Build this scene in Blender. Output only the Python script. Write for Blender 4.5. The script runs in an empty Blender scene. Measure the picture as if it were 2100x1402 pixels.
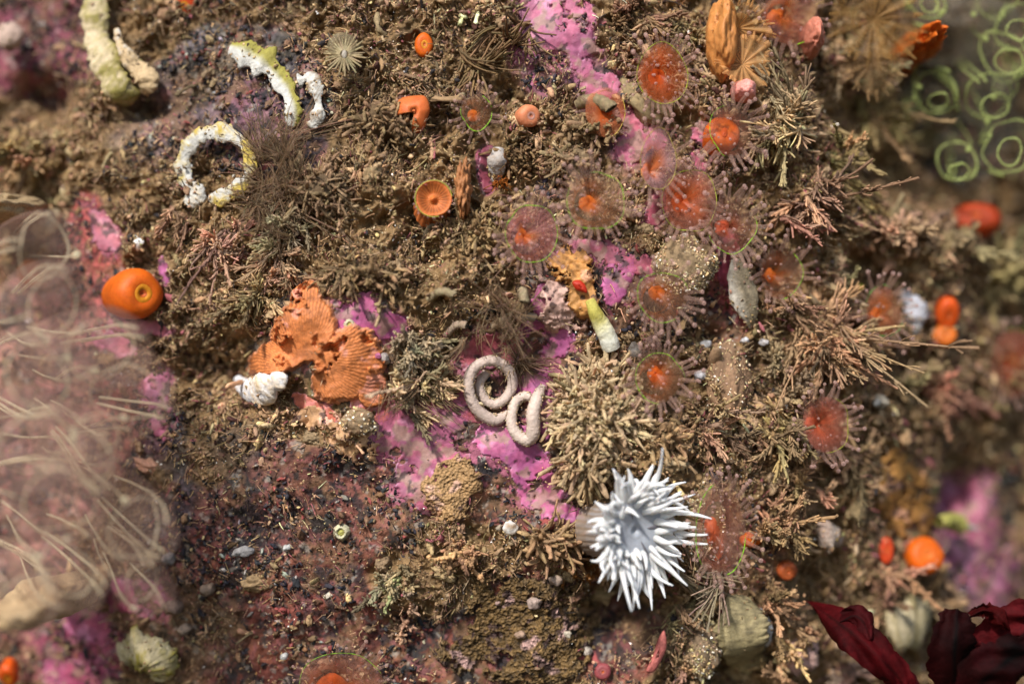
import bpy, math, numpy as np
from mathutils import Vector, Matrix

# ---------------------------------------------------------------- scene, camera, light
scene = bpy.context.scene
scene.unit_settings.scale_length = 0.01          # one unit is about a centimetre
CAM_D = 35.0
cam_data = bpy.data.cameras.new("camera")
cam = bpy.data.objects.new("camera", cam_data)
scene.collection.objects.link(cam)
cam.location = (0, -CAM_D, 0)
cam.rotation_euler = (math.radians(90), 0, 0)
cam_data.lens = CAM_D * 36.0 / 21.0
cam_data.sensor_width = 36.0
cam_data.clip_start = 0.5
cam_data.clip_end = 500
cam_data.dof.use_dof = True
cam_data.dof.focus_distance = CAM_D - 0.1
cam_data.dof.aperture_fstop = 0.034
scene.camera = cam

world = bpy.data.worlds.new("World")
scene.world = world
world.use_nodes = True
wn = world.node_tree
wn.nodes.clear()
w_out = wn.nodes.new("ShaderNodeOutputWorld")
w_bg = wn.nodes.new("ShaderNodeBackground")
w_sky = wn.nodes.new("ShaderNodeTexSky")
w_sky.sky_type = 'NISHITA'
w_sky.sun_disc = False
SUN_EL, SUN_AZ = math.radians(40), math.radians(205)   # behind and above the camera, a little to the left
w_sky.sun_elevation = SUN_EL
w_sky.sun_rotation = SUN_AZ
w_bg.inputs["Strength"].default_value = 0.14
wn.links.new(w_sky.outputs[0], w_bg.inputs[0])
wn.links.new(w_bg.outputs[0], w_out.inputs[0])

sd = bpy.data.lights.new("sun", 'SUN')
sd.energy = 4.8
sd.angle = math.radians(5.0)
sd.color = (1.0, 0.955, 0.90)
sun = bpy.data.objects.new("sun", sd)
scene.collection.objects.link(sun)
src = Vector((math.sin(SUN_AZ) * math.cos(SUN_EL), math.cos(SUN_AZ) * math.cos(SUN_EL), math.sin(SUN_EL)))
sun.rotation_euler = src.to_track_quat('Z', 'Y').to_euler()
sun.location = src * 40

scene.view_settings.view_transform = 'Standard'
scene.view_settings.look = 'None'
scene.view_settings.exposure = 0.32
scene.view_settings.gamma = 1.0
scene.cycles.transparent_max_bounces = 24
scene.cycles.max_bounces = 6

C = scene.collection
rng = np.random.default_rng(7)

# ---------------------------------------------------------------- noise
def _h(ix, iy, iz, seed):
    n = (ix.astype(np.int64) * 374761393 + iy.astype(np.int64) * 668265263 + iz.astype(np.int64) * 2147483647 + seed * 974634777) & 0xffffffff
    n = ((n ^ (n >> 13)) * 1274126177) & 0xffffffff
    n = ((n ^ (n >> 16)) * 2246822519) & 0xffffffff
    return ((n ^ (n >> 15)) & 0xffffff) / 8388607.5 - 1.0

def n2(x, y, seed=0):
    xi, yi = np.floor(x), np.floor(y)
    fx, fy = x - xi, y - yi
    u, v = fx * fx * (3 - 2 * fx), fy * fy * (3 - 2 * fy)
    z = np.zeros_like(xi)
    a, b = _h(xi, yi, z, seed), _h(xi + 1, yi, z, seed)
    c, d = _h(xi, yi + 1, z, seed), _h(xi + 1, yi + 1, z, seed)
    return (a * (1 - u) + b * u) * (1 - v) + (c * (1 - u) + d * u) * v

def n3(x, y, z, seed=0):
    xi, yi, zi = np.floor(x), np.floor(y), np.floor(z)
    fx, fy, fz = x - xi, y - yi, z - zi
    u, v, w = fx * fx * (3 - 2 * fx), fy * fy * (3 - 2 * fy), fz * fz * (3 - 2 * fz)
    r = 0
    for dz, wz in ((0, 1 - w), (1, w)):
        a, b = _h(xi, yi, zi + dz, seed), _h(xi + 1, yi, zi + dz, seed)
        c, d = _h(xi, yi + 1, zi + dz, seed), _h(xi + 1, yi + 1, zi + dz, seed)
        r = r + wz * ((a * (1 - u) + b * u) * (1 - v) + (c * (1 - u) + d * u) * v)
    return r

def fbm(x, y, f, o=4, seed=0, gain=0.5):
    r, a, t = 0, 1.0, 0
    for i in range(o):
        # rotate each octave a little so the lattice never shows
        ca, sa = math.cos(0.7 + i * 1.3), math.sin(0.7 + i * 1.3)
        r = r + a * n2((x * ca - y * sa) * f + 17.3 * i, (x * sa + y * ca) * f - 9.1 * i, seed + i * 31)
        t += a; a *= gain; f *= 2.03
    return r / t

def sstep(a, b, x):
    t = np.clip((x - a) / (b - a), 0, 1)
    return t * t * (3 - 2 * t)

# ---------------------------------------------------------------- coordinates: photograph position -> place on the wall
def X(px): return (px - 1050.0) / 100.0
def Z(py): return (701.0 - py) / 100.0

# pits and bumps of the wall: x, z centre (photo px), radii px, height
RELIEF = [(455, 765, 85, 75, -1.3), (1300, 1255, 90, 60, -1.6), (1250, 1310, 60, 60, -0.8), (828, 1290, 45, 45, -0.5),
          (1450, 690, 45, 26, -0.7), (1850, 560, 110, 60, -1.2), (1870, 330, 90, 45, -1.0), (10, 160, 80, 50, -1.6),
          (262, 205, 50, 22, -0.9), (20, 380, 60, 80, -1.0), (1990, 190, 160, 190, -2.0), (1600, 560, 60, 40, -0.5),
          (1500, 1390, 160, 40, -0.7), (1000, 1110, 40, 30, -0.5), (1700, 1260, 80, 60, -0.4), (2080, 1010, 60, 120, -1.6),
          (1060, 355, 60, 40, -0.5), (1270, 905, 30, 20, -0.3), (1930, 760, 60, 60, -0.8), (640, 640, 60, 60, 0.45),
          (680, 730, 80, 90, 0.35), (1010, 600, 260, 70, 0.45), (820, 350, 200, 150, 0.25), (560, 760, 60, 30, 0.4),
          (1180, 60, 120, 90, 0.35), (1260, 860, 90, 120, 0.2), (1690, 1000, 60, 60, -0.8), (1030, 790, 40, 45, -0.18), (850, 900, 200, 100, 0.1),
          (730, 900, 70, 60, 0.3), (1400, 1010, 60, 60, 0.3), (1780, 400, 110, 90, 0.5), (1950, 520, 170, 70, 0.9), (1620, 260, 120, 120, 0.6),
          (1340, 930, 70, 40, 0.3), (1100, 1090, 60, 40, 0.25)]

def macro(x, z):
    r = np.maximum(0, x - 1.5)
    l = np.maximum(0, -x - 2.2)
    h = -0.080 * r ** 1.8 - 0.048 * l ** 1.85 - 0.010 * z * z
    h = h + 0.45 * fbm(x, z, 0.32, 3, 5) + 0.16 * fbm(x, z, 1.1, 2, 9)
    for px, py, rx, ry, a in RELIEF:
        d = ((x - X(px)) * 100 / rx) ** 2 + ((z - Z(py)) * 100 / ry) ** 2
        h = h + a * np.exp(-d)
    return h

GX0, GX1, GZ0, GZ1 = -14.5, 14.5, -10.2, 10.2
NX, NZ = 1161, 817
gx = np.linspace(GX0, GX1, NX); gz = np.linspace(GZ0, GZ1, NZ)
XX, ZZ = np.meshgrid(gx, gz)
H0 = macro(XX, ZZ)

def samp(G, x, z):
    u = np.clip((np.asarray(x, float) - GX0) / (GX1 - GX0) * (NX - 1), 0, NX - 1.001)
    v = np.clip((np.asarray(z, float) - GZ0) / (GZ1 - GZ0) * (NZ - 1), 0, NZ - 1.001)
    i, j = u.astype(int), v.astype(int)
    a, b = u - i, v - j
    return (G[j, i] * (1 - a) + G[j, i + 1] * a) * (1 - b) + (G[j + 1, i] * (1 - a) + G[j + 1, i + 1] * a) * b

def wall_xz(px, py, G=None, off=0.0):
    """x, z of the wall under a photo position, allowing for the wall's depth there"""
    G = H0 if G is None else G
    x0, z0 = X(np.asarray(px, float)), Z(np.asarray(py, float))
    x, z = x0, z0
    for _ in range(5):
        h = samp(G, x, z) + off
        s = (CAM_D - h) / CAM_D
        x, z = x0 * s, z0 * s
    return x, z

def at(px, py, off=0.0, full=False):
    G = H if full else H0
    x, z = wall_xz(px, py, G, off)
    return Vector((float(x), -float(samp(G, x, z)) - off, float(z)))

def wp(px, py, h):
    s = (CAM_D - h) / CAM_D
    return Vector((X(px) * s, -h, Z(py) * s))

def normal_at(x, z):
    e = 0.25
    hx = (samp(H0, x + e, z) - samp(H0, x - e, z)) / (2 * e)
    hz = (samp(H0, x, z + e) - samp(H0, x, z - e)) / (2 * e)
    return Vector((-float(hx), -1.0, -float(hz))).normalized()

# ---------------------------------------------------------------- where the crusts lie (photo px ellipses: cx, cy, rx, ry, tilt degrees)
PINK = {
 'a': [(750, 648, 52, 38, 10), (785, 668, 40, 25, 0)],
 'b': [(840, 880, 105, 62, 12), (890, 960, 60, 70, 60), (925, 850, 45, 40, 0), (780, 870, 50, 30, 20), (885, 1020, 25, 32, 0)],
 'c': [(1040, 905, 70, 42, 25), (1090, 960, 50, 40, 40), (1120, 1010, 45, 40, 50), (1148, 1045, 36, 20, 20)],
 'd': [(1095, 680, 26, 24, 0), (1130, 700, 45, 28, 25)],
 'e': [(1110, 785, 36, 26, 0), (1130, 822, 36, 25, 30), (1135, 870, 38, 34, 0), (1070, 795, 18, 12, 0), (1165, 842, 20, 20, 0)],
 'f': [(1120, 625, 22, 32, 0)],
 'g': [(1262, 585, 26, 38, 0), (1285, 560, 16, 28, 20)],
 'h': [(1225, 515, 62, 18, 12), (1290, 535, 34, 14, 50), (1325, 545, 14, 26, -30), (1170, 520, 22, 14, 0)],
 'i': [(1140, 25, 75, 38, 15), (1180, 80, 40, 55, -10), (1120, 70, 55, 30, 0)],
 'j': [(1215, 140, 30, 55, -15), (1240, 180, 28, 34, 0), (1205, 205, 20, 34, 0)],
 'k': [(1305, 250, 42, 24, 10), (1290, 300, 26, 34, 0), (1340, 290, 25, 16, 0)],
 'l': [(998, 335, 14, 34, 8), (1000, 372, 12, 20, 0)],
 'm': [(1960, 1020, 40, 40, 0), (1985, 1110, 60, 50, 0), (2050, 1190, 60, 60, 0), (2000, 980, 30, 22, 0)],
 'n': [(325, 800, 26, 42, 10), (335, 870, 24, 30, 0)],
 'o': [(285, 668, 60, 16, 8), (245, 710, 45, 18, 25)],
 'p': [(336, 552, 13, 28, -15)],
 'q': [(265, 1222, 62, 34, 10), (180, 1290, 50, 36, 0), (150, 1370, 60, 40, 0)],
 'r': [(1492, 515, 24, 34, 0), (1490, 560, 20, 24, 0)],
 's': [(1345, 430, 18, 32, 20)],
 't': [(1440, 300, 20, 40, 0)],
 'u': [(930, 810, 30, 16, 30), (960, 850, 35, 12, 30), (1000, 720, 60, 34, -20)],
 'v': [(215, 470, 24, 46, -30)],
 'w': [(655, 840, 60, 16, 25), (760, 830, 40, 40, 40)],
}
def ell_field(ells, x, z):
    f = -9 * np.ones_like(x)
    for cx, cy, rx, ry, t in ells:
        wx, wz = wall_xz(cx, cy)
        s = 1.0 + (-float(samp(H0, wx, wz))) / CAM_D
        dx, dz = (x - wx) * 100 / s, -(z - wz) * 100 / s
        c, sn = math.cos(math.radians(t)), math.sin(math.radians(t))
        u, v = (dx * c + dz * sn) / rx, (-dx * sn + dz * c) / ry
        f = np.maximum(f, 1 - np.sqrt(u * u + v * v))
    return f

def crust_field(ells, x, z, seed=3, ragged=1.0):
    f = ell_field(ells, x, z)
    if ragged < 1: return f + 0.3 * fbm(x, z, 1.3, 3, seed) + 0.10 * fbm(x, z, 9, 3, seed + 5, 0.65) - ragged * 0.6 * sstep(0.3, 0.5, fbm(x, z, 4, 3, seed + 9)) * sstep(0.5, 0.1, f)
    f = f + 0.60 * fbm(x, z, 1.7, 5, seed, 0.62) + 0.26 * fbm(x, z, 9, 3, seed + 5, 0.65)
    return np.minimum(f + 0.16, 0.8) - 1.0 * sstep(0.16, 0.38, fbm(x, z, 2.7, 5, seed + 9, 0.62))

ORANGE_CRUST = [(625, 680, 70, 80, 20), (575, 735, 90, 38, -15), (712, 745, 70, 92, 40), (620, 620, 35, 50, 10), (765, 800, 30, 40, 0)]
BROWN_MAT = [(1085, 1270, 120, 80, 0), (1080, 1330, 130, 70, 0), (1060, 1230, 60, 40, 0)]
AMBER_PATCH = [(1850, 1010, 60, 65, 0), (1870, 1060, 60, 40, 0), (1830, 950, 35, 30, 0)]
TAN_CRUST = [(730, 900, 50, 45, 0), (660, 860, 50, 25, 10)]

allpink = -9 * np.ones_like(XX)
for k, e in PINK.items():
    allpink = np.maximum(allpink, crust_field(e, XX, ZZ))
others = np.maximum.reduce([crust_field(e, XX, ZZ) for e in (ORANGE_CRUST, BROWN_MAT, AMBER_PATCH)])
crustmask = np.maximum(sstep(-0.12, 0.04, allpink), sstep(-0.15, 0.0, others))

# colour zones of the bare rock, with shade painted into some pits, and how much turf grows there: px, py, rx, ry, colour, turf amount, strength
BROWN = (0.21, 0.135, 0.07); RED = (0.135, 0.038, 0.027); DARK = (0.05, 0.045, 0.05)
ZONES = [
 (700, 1230, 480, 330, RED, 0.12, 1.0), (560, 1010, 260, 150, (0.12, 0.05, 0.04), 0.1, 0.9),
 (900, 1010, 330, 150, (0.17, 0.06, 0.045), 0.06, 1.0), (420, 900, 130, 80, (0.07, 0.055, 0.05), 0.35, 0.8),
 (960, 1120, 120, 60, (0.22, 0.13, 0.06), 0.9, 0.7), (850, 1200, 110, 90, (0.22, 0.14, 0.07), 0.8, 0.6), (650, 870, 130, 50, (0.25, 0.17, 0.09), 0.6, 0.8),
 (400, 1280, 120, 120, (0.12, 0.07, 0.05), 0.3, 0.8),
 (480, 190, 260, 170, (0.10, 0.085, 0.095), 0.2, 0.95), (560, 260, 140, 130, (0.16, 0.07, 0.09), 0.08, 0.9), (330, 250, 150, 140, (0.13, 0.085, 0.09), 0.3, 0.8),
 (90, 90, 200, 150, (0.17, 0.04, 0.065), 0.15, 1.0), (180, 520, 90, 130, (0.33, 0.07, 0.07), 0.12, 1.0),
 (200, 640, 110, 80, (0.36, 0.09, 0.10), 0.08, 0.9), (60, 900, 220, 420, (0.36, 0.15, 0.14), 0.1, 0.95), (260, 860, 110, 110, (0.30, 0.07, 0.07), 0.12, 0.9),
 (330, 980, 80, 200, (0.07, 0.055, 0.07), 0.2, 0.8), (120, 1330, 220, 120, (0.30, 0.06, 0.11), 0.2, 0.9),
 (620, 320, 70, 60, (0.16, 0.08, 0.09), 0.2, 0.8),
 (1200, 560, 150, 110, (0.13, 0.05, 0.035), 0.1, 0.9), (1250, 640, 140, 60, (0.11, 0.045, 0.03), 0.12, 0.9),
 (1130, 760, 90, 90, (0.12, 0.035, 0.03), 0.05, 1.0), (1030, 790, 90, 80, (0.12, 0.06, 0.04), 0.1, 0.9), (1010, 880, 160, 60, (0.09, 0.05, 0.035), 0.08, 0.9),
 (1130, 90, 110, 130, (0.30, 0.09, 0.17), 0.25, 0.9), (1250, 230, 90, 120, (0.28, 0.10, 0.16), 0.35, 0.8), (1350, 400, 120, 100, (0.30, 0.08, 0.11), 0.3, 0.8),
 (1000, 340, 30, 60, (0.25, 0.05, 0.10), 0.1, 0.9), (1150, 380, 60, 40, (0.12, 0.03, 0.04), 0.1, 0.8),
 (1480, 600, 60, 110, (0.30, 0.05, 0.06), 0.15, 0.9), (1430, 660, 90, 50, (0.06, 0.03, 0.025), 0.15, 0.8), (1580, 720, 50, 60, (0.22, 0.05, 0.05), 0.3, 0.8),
 (1250, 1370, 110, 60, (0.22, 0.04, 0.045), 0.15, 0.9), (1300, 1290, 90, 60, (0.05, 0.02, 0.02), 0.15, 0.9),  # the near black zone paints shade into the hollow under the white anemone
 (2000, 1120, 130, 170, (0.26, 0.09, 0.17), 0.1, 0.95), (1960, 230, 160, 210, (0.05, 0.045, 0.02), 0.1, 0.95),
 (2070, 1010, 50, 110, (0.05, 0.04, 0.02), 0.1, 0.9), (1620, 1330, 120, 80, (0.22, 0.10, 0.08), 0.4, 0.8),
 (960, 650, 120, 40, (0.33, 0.17, 0.13), 0.35, 0.8), (1540, 1130, 110, 130, (0.20, 0.07, 0.04), 0.2, 0.8), (820, 690, 90, 70, (0.28, 0.18, 0.10), 0.6, 0.7),
]
col = np.empty(XX.shape + (3,)); col[:] = BROWN
T = np.ones_like(XX)
jx = XX + 0.35 * fbm(XX, ZZ, 1.1, 3, 21); jz = ZZ + 0.35 * fbm(XX, ZZ, 1.1, 3, 22)
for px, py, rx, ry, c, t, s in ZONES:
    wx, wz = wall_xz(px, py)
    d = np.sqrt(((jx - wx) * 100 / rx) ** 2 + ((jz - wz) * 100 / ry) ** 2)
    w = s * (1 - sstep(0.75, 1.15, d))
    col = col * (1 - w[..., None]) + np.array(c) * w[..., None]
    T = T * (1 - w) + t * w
Tz = T.copy()
T = np.clip(T + (0.10 + 0.30 * T) * fbm(XX, ZZ, 1.3, 3, 44) - 0.06 * (T < 0.4), 0, 1)
T = T * (1 - crustmask)
T = T * (1 - 0.75 * sstep(-1.0, 0.0, np.maximum.reduce([ell_field(e, XX, ZZ) for e in PINK.values()])) * sstep(-0.25, 0.2, fbm(XX, ZZ, 2.4, 3, 48)))
# the turf's own relief: lumps on lumps
b1 = 1 - np.abs(fbm(XX, ZZ, 1.25, 3, 61))
b2 = 1 - np.abs(fbm(XX, ZZ, 3.6, 3, 62))
b3 = fbm(XX, ZZ, 8.0, 3, 63)
ridge = (b1 - 0.75) * 1.0 + (b2 - 0.78) * 0.62 + b3 * 0.16
rough = 0.05 * fbm(XX, ZZ, 2.2, 3, 71) + 0.035 * fbm(XX, ZZ, 7, 3, 72)
patchy = sstep(-0.05, 0.3, fbm(XX, ZZ, 2.6, 4, 77)) * (1 - crustmask)      # knobs of the bare crust
H = H0 + T * ridge * 0.9 + rough * (1 - 0.4 * crustmask) + patchy * (1 - T) * 0.05

# colours
m = fbm(XX, ZZ, 3.0, 4, 81)[..., None]
fine = fbm(XX, ZZ, 12.0, 2, 82)[..., None]
turfcol = np.array((0.22, 0.135, 0.06)) * (1 + 0.55 * m + 0.35 * fine)
col = col * np.clip(1 + 0.9 * fbm(XX, ZZ, 4.5, 4, 83)[..., None] + 0.4 * fine, 0.15, 2)
# spots: black tar spots, pale scars, tan silt
spot = sstep(0.08, 0.20, fbm(XX, ZZ, 1.9, 5, 91, 0.62)) * (1 - T)
col = col * (1 - 0.85 * spot[..., None]) + np.array((0.018, 0.017, 0.02)) * 0.85 * spot[..., None]
sp2 = sstep(0.16, 0.28, fbm(XX, ZZ, 7.5, 3, 92)) * (1 - T)
col = col * (1 - 0.8 * sp2[..., None]) + np.array((0.02, 0.018, 0.02)) * 0.8 * sp2[..., None]
brn = sstep(0.0, 0.25, fbm(XX, ZZ, 1.7, 4, 93)) * (1 - T) * 0.6
col = col * (1 - brn[..., None]) + col * np.array((1.25, 1.5, 1.1)) * brn[..., None]
tan = sstep(0.08, 0.35, fbm(XX, ZZ, 2.3, 4, 95)) * (1 - T) * 0.6
col = col * (1 - tan[..., None]) + np.array((0.22, 0.12, 0.06)) * tan[..., None]
pell = np.maximum.reduce([ell_field(e, XX, ZZ) for e in PINK.values()])
nearpink = sstep(-1.3, -0.1, pell)
pk = sstep(0.22 - 0.22 * nearpink, 0.32 - 0.18 * nearpink, fbm(XX, ZZ, 4.2, 5, 97, 0.6)) * (1 - T * (1 - 0.4 * nearpink)) * (0.45 + 0.5 * nearpink)
col = col * (1 - pk[..., None]) + (np.array((0.30, 0.10, 0.10)) * (1 - nearpink[..., None]) + np.array((0.36, 0.11, 0.17)) * nearpink[..., None]) * pk[..., None]
wht = sstep(0.36, 0.44, fbm(XX, ZZ, 6.5, 3, 99)) * (1 - T) * 0.45
col = col * (1 - wht[..., None]) + np.array((0.36, 0.33, 0.28)) * wht[..., None]
tw = sstep(0.1 + 0.15 * nearpink, 0.5 + 0.3 * nearpink, T)[..., None]
col = np.clip(col * (1 - tw) + turfcol * tw, 0.004, 0.9)

# ---------------------------------------------------------------- materials
MATS = {}
def nd(nt, t, **kw):
    n = nt.nodes.new(t)
    for k, v in kw.items():
        if k in n.inputs: n.inputs[k].default_value = v
        else: setattr(n, k, v)
    return n

def attr_mat(name, rough=0.55, spec=0.35, nscale=9.0, namt=0.35, bscale=22.0, bump=0.4, bdist=0.03, transl=0.0,
             alpha=1.0, edge=0.0, sss=0.0, voro=False, coat=0.0):
    """colour = the mesh's own 'col' attribute times fine noise; alpha<1 mixes a clear film, edge adds body towards grazing angles"""
    if name in MATS: return MATS[name]
    m = bpy.data.materials.new(name); m.use_nodes = True
    nt = m.node_tree; nt.nodes.clear(); L = nt.links.new
    out = nd(nt, "ShaderNodeOutputMaterial")
    at_ = nd(nt, "ShaderNodeAttribute"); at_.attribute_name = "col"
    tc = nd(nt, "ShaderNodeTexCoord")
    no = nd(nt, "ShaderNodeTexNoise", Scale=nscale, Detail=5.0, Roughness=0.65)
    L(tc.outputs["Object"], no.inputs["Vector"])
    mr = nd(nt, "ShaderNodeMapRange"); mr.inputs[1].default_value = 0.25; mr.inputs[2].default_value = 0.75
    mr.inputs[3].default_value = 1 - namt; mr.inputs[4].default_value = 1 + namt
    L(no.outputs[0], mr.inputs[0])
    mul = nd(nt, "ShaderNodeVectorMath"); mul.operation = 'SCALE'
    L(at_.outputs["Color"], mul.inputs[0]); L(mr.outputs[0], mul.inputs["Scale"])
    p = nd(nt, "ShaderNodeBsdfPrincipled", Roughness=rough)
    p.inputs["Specular IOR Level"].default_value = spec
    if sss:
        p.inputs["Subsurface Weight"].default_value = sss
        p.inputs["Subsurface Radius"].default_value = (0.12, 0.09, 0.07)
        p.inputs["Subsurface Scale"].default_value = 1.0
    p.inputs["Coat Weight"].default_value = coat
    L(mul.outputs[0], p.inputs["Base Color"])
    if bump:
        if voro:
            bt = nd(nt, "ShaderNodeTexVoronoi", Scale=bscale)
        else:
            bt = nd(nt, "ShaderNodeTexNoise", Scale=bscale, Detail=6.0, Roughness=0.7)
        L(tc.outputs["Object"], bt.inputs["Vector"])
        bp = nd(nt, "ShaderNodeBump", Strength=bump, Distance=bdist)
        L(bt.outputs[0], bp.inputs["Height"]); L(bp.outputs[0], p.inputs["Normal"])
    sh = p.outputs[0]
    if transl:
        tr = nd(nt, "ShaderNodeBsdfTranslucent"); L(mul.outputs[0], tr.inputs["Color"])
        mx = nd(nt, "ShaderNodeMixShader"); mx.inputs[0].default_value = transl
        L(sh, mx.inputs[1]); L(tr.outputs[0], mx.inputs[2]); sh = mx.outputs[0]
    if alpha < 1:
        tp = nd(nt, "ShaderNodeBsdfTransparent")
        mx = nd(nt, "ShaderNodeMixShader")
        lw = nd(nt, "ShaderNodeLayerWeight", Blend=0.35)
        ma = nd(nt, "ShaderNodeMath"); ma.operation = 'MULTIPLY_ADD'; ma.use_clamp = True
        L(lw.outputs["Facing"], ma.inputs[0]); ma.inputs[1].default_value = edge; ma.inputs[2].default_value = alpha
        am = nd(nt, "ShaderNodeMath"); am.operation = 'MULTIPLY'; am.use_clamp = True
        L(ma.outputs[0], am.inputs[0]); L(at_.outputs["Alpha"], am.inputs[1])
        L(am.outputs[0], mx.inputs[0]); L(tp.outputs[0], mx.inputs[1]); L(sh, mx.inputs[2]); sh = mx.outputs[0]
    L(sh, out.inputs[0])
    MATS[name] = m
    return m

M_rock = attr_mat("encrusted_rock", 0.62, 0.3, 14, 0.4, 26, 0.8, 0.05)
M_turf = attr_mat("silty_turf", 0.7, 0.35, 16, 0.45, 40, 0.8, 0.03, transl=0.12)
M_grain = attr_mat("sand_grain", 0.22, 0.9, 5, 0.2, 20, 0.0)
M_pink = attr_mat("coralline_crust", 0.5, 0.4, 8, 0.3, 38, 0.6, 0.02)
M_tuft = attr_mat("bryozoan_branch", 0.75, 0.2, 14, 0.35, 50, 0.6, 0.02, transl=0.4)
M_pale = attr_mat("pale_bryozoan", 0.65, 0.25, 16, 0.3, 60, 0.9, 0.03, transl=0.35)
M_hair = attr_mat("fine_hydroid", 0.6, 0.3, 10, 0.2, 50, 0.0, transl=0.4, alpha=0.5, edge=0.3)
M_shell = attr_mat("chalky_shell", 0.6, 0.3, 9, 0.3, 10, 0.8, 0.06)
M_orange = attr_mat("orange_flesh", 0.48, 0.25, 5, 0.22, 14, 0.35, 0.04, sss=0.4)
M_orcrust = attr_mat("orange_bryozoan", 0.55, 0.35, 12, 0.3, 26, 0.6, 0.03, sss=0.15)
M_disc = attr_mat("clear_oral_disc", 0.4, 0.3, 5, 0.25, 30, 0.1, alpha=0.32, edge=0.22, transl=0.4)
M_column = attr_mat("orange_column", 0.4, 0.4, 6, 0.15, 30, 0.1, alpha=0.8, edge=0.2, transl=0.25)
M_tent = attr_mat("clear_tentacle", 0.35, 0.4, 30, 0.35, 60, 0.6, 0.02, alpha=0.16, edge=0.45, transl=0.5)
M_tip = attr_mat("tentacle_knob", 0.25, 0.6, 30, 0.1, 60, 0.0, alpha=0.28, edge=0.85, transl=0.5)
M_green = attr_mat("green_rim", 0.4, 0.3, 20, 0.3, 60, 0.0, transl=0.3, alpha=0.95)
M_white = attr_mat("white_anemone", 0.45, 0.3, 6, 0.14, 16, 0.12, 0.02, alpha=0.93, edge=0.2, transl=0.35, sss=0.4)
M_egg = attr_mat("egg_ribbon", 0.55, 0.3, 24, 0.10, 22, 0.4, 0.02, voro=True, transl=0.12, sss=0.1)
M_glass = attr_mat("clear_tunic", 0.5, 0.15, 1.2, 0.35, 20, 0.0, alpha=0.09, edge=0.06, transl=0.4)
M_line = attr_mat("pale_thread", 0.5, 0.2, 3, 0.35, 40, 0.0, transl=0.4, alpha=0.40)
M_alga = attr_mat("red_alga", 0.6, 0.06, 4, 0.6, 14, 0.5, 0.05, transl=0.35)
M_sponge = attr_mat("brown_mat", 0.7, 0.3, 20, 0.5, 15, 1.0, 0.06, voro=True)
M_veil = attr_mat("clear_veil", 0.5, 0.25, 2.5, 0.35, 20, 0.0, alpha=0.40, edge=0.15, transl=0.4)

# ---------------------------------------------------------------- mesh helpers
class MB:
    def __init__(s): s.V = []; s.F = {}; s.C = []; s.n = 0
    def add(s, V, F, c=(0.5, 0.5, 0.5)):
        V = np.asarray(V, float).reshape(-1, 3)
        F = F if isinstance(F, list) else [F]
        for f in F:
            f = np.asarray(f, np.int64)
            if len(f): s.F.setdefault(f.shape[1], []).append(f + s.n)
        c = np.asarray(c, float)
        if c.ndim == 1: c = np.tile(c, (len(V), 1))
        if c.shape[1] == 3: c = np.concatenate([c, np.ones((len(c), 1))], 1)
        s.C.append(c); s.V.append(V); s.n += len(V)
        return s
    def mesh(s, name, origin=(0, 0, 0), mats=(), smooth=True):
        V = np.concatenate(s.V) - np.array(origin, float)
        me = bpy.data.meshes.new(name)
        me.vertices.add(len(V)); me.vertices.foreach_set("co", V.astype(np.float32).ravel())
        idx, st, k0 = [], [], 0
        for k, fl in s.F.items():
            f = np.concatenate(fl); idx.append(f.ravel())
            st.append(k0 + np.arange(len(f)) * k); k0 += f.size
        idx = np.concatenate(idx); st = np.concatenate(st)
        me.loops.add(len(idx)); me.loops.foreach_set("vertex_index", idx.astype(np.int32))
        me.polygons.add(len(st)); me.polygons.foreach_set("loop_start", st.astype(np.int32))
        me.update(calc_edges=True)
        me.polygons.foreach_set("use_smooth", np.full(len(st), smooth))
        a = me.attributes.new("col", 'FLOAT_COLOR', 'POINT')
        a.data.foreach_set("color", np.concatenate(s.C).astype(np.float32).ravel())
        for m in mats: me.materials.append(m)
        me.update()
        return me
    def build(s, name, mat, parent=None, origin=None, smooth=True):
        """one object; a part's vertices are stored relative to its thing's base"""
        if parent is not None: origin = ABS[parent.name]
        if origin is None: origin = (0, 0, 0)
        o = bpy.data.objects.new(name, s.mesh(name, origin, [mat], smooth))
        C.objects.link(o)
        ABS[o.name] = tuple(origin)
        if parent is not None: o.parent = parent
        else: o.location = origin
        return o

ABS = {}
def tag(o, label, cat, group=None, kind=None):
    if label: o["label"] = label
    if cat: o["category"] = cat
    if group: o["group"] = group
    if kind: o["kind"] = kind
    return o
def thing(name, loc, label, cat, group=None):
    o = bpy.data.objects.new(name, None); C.objects.link(o)
    o.location = loc; o.empty_display_size = 0.3
    ABS[o.name] = tuple(loc)
    return tag(o, label, cat, group)

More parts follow.
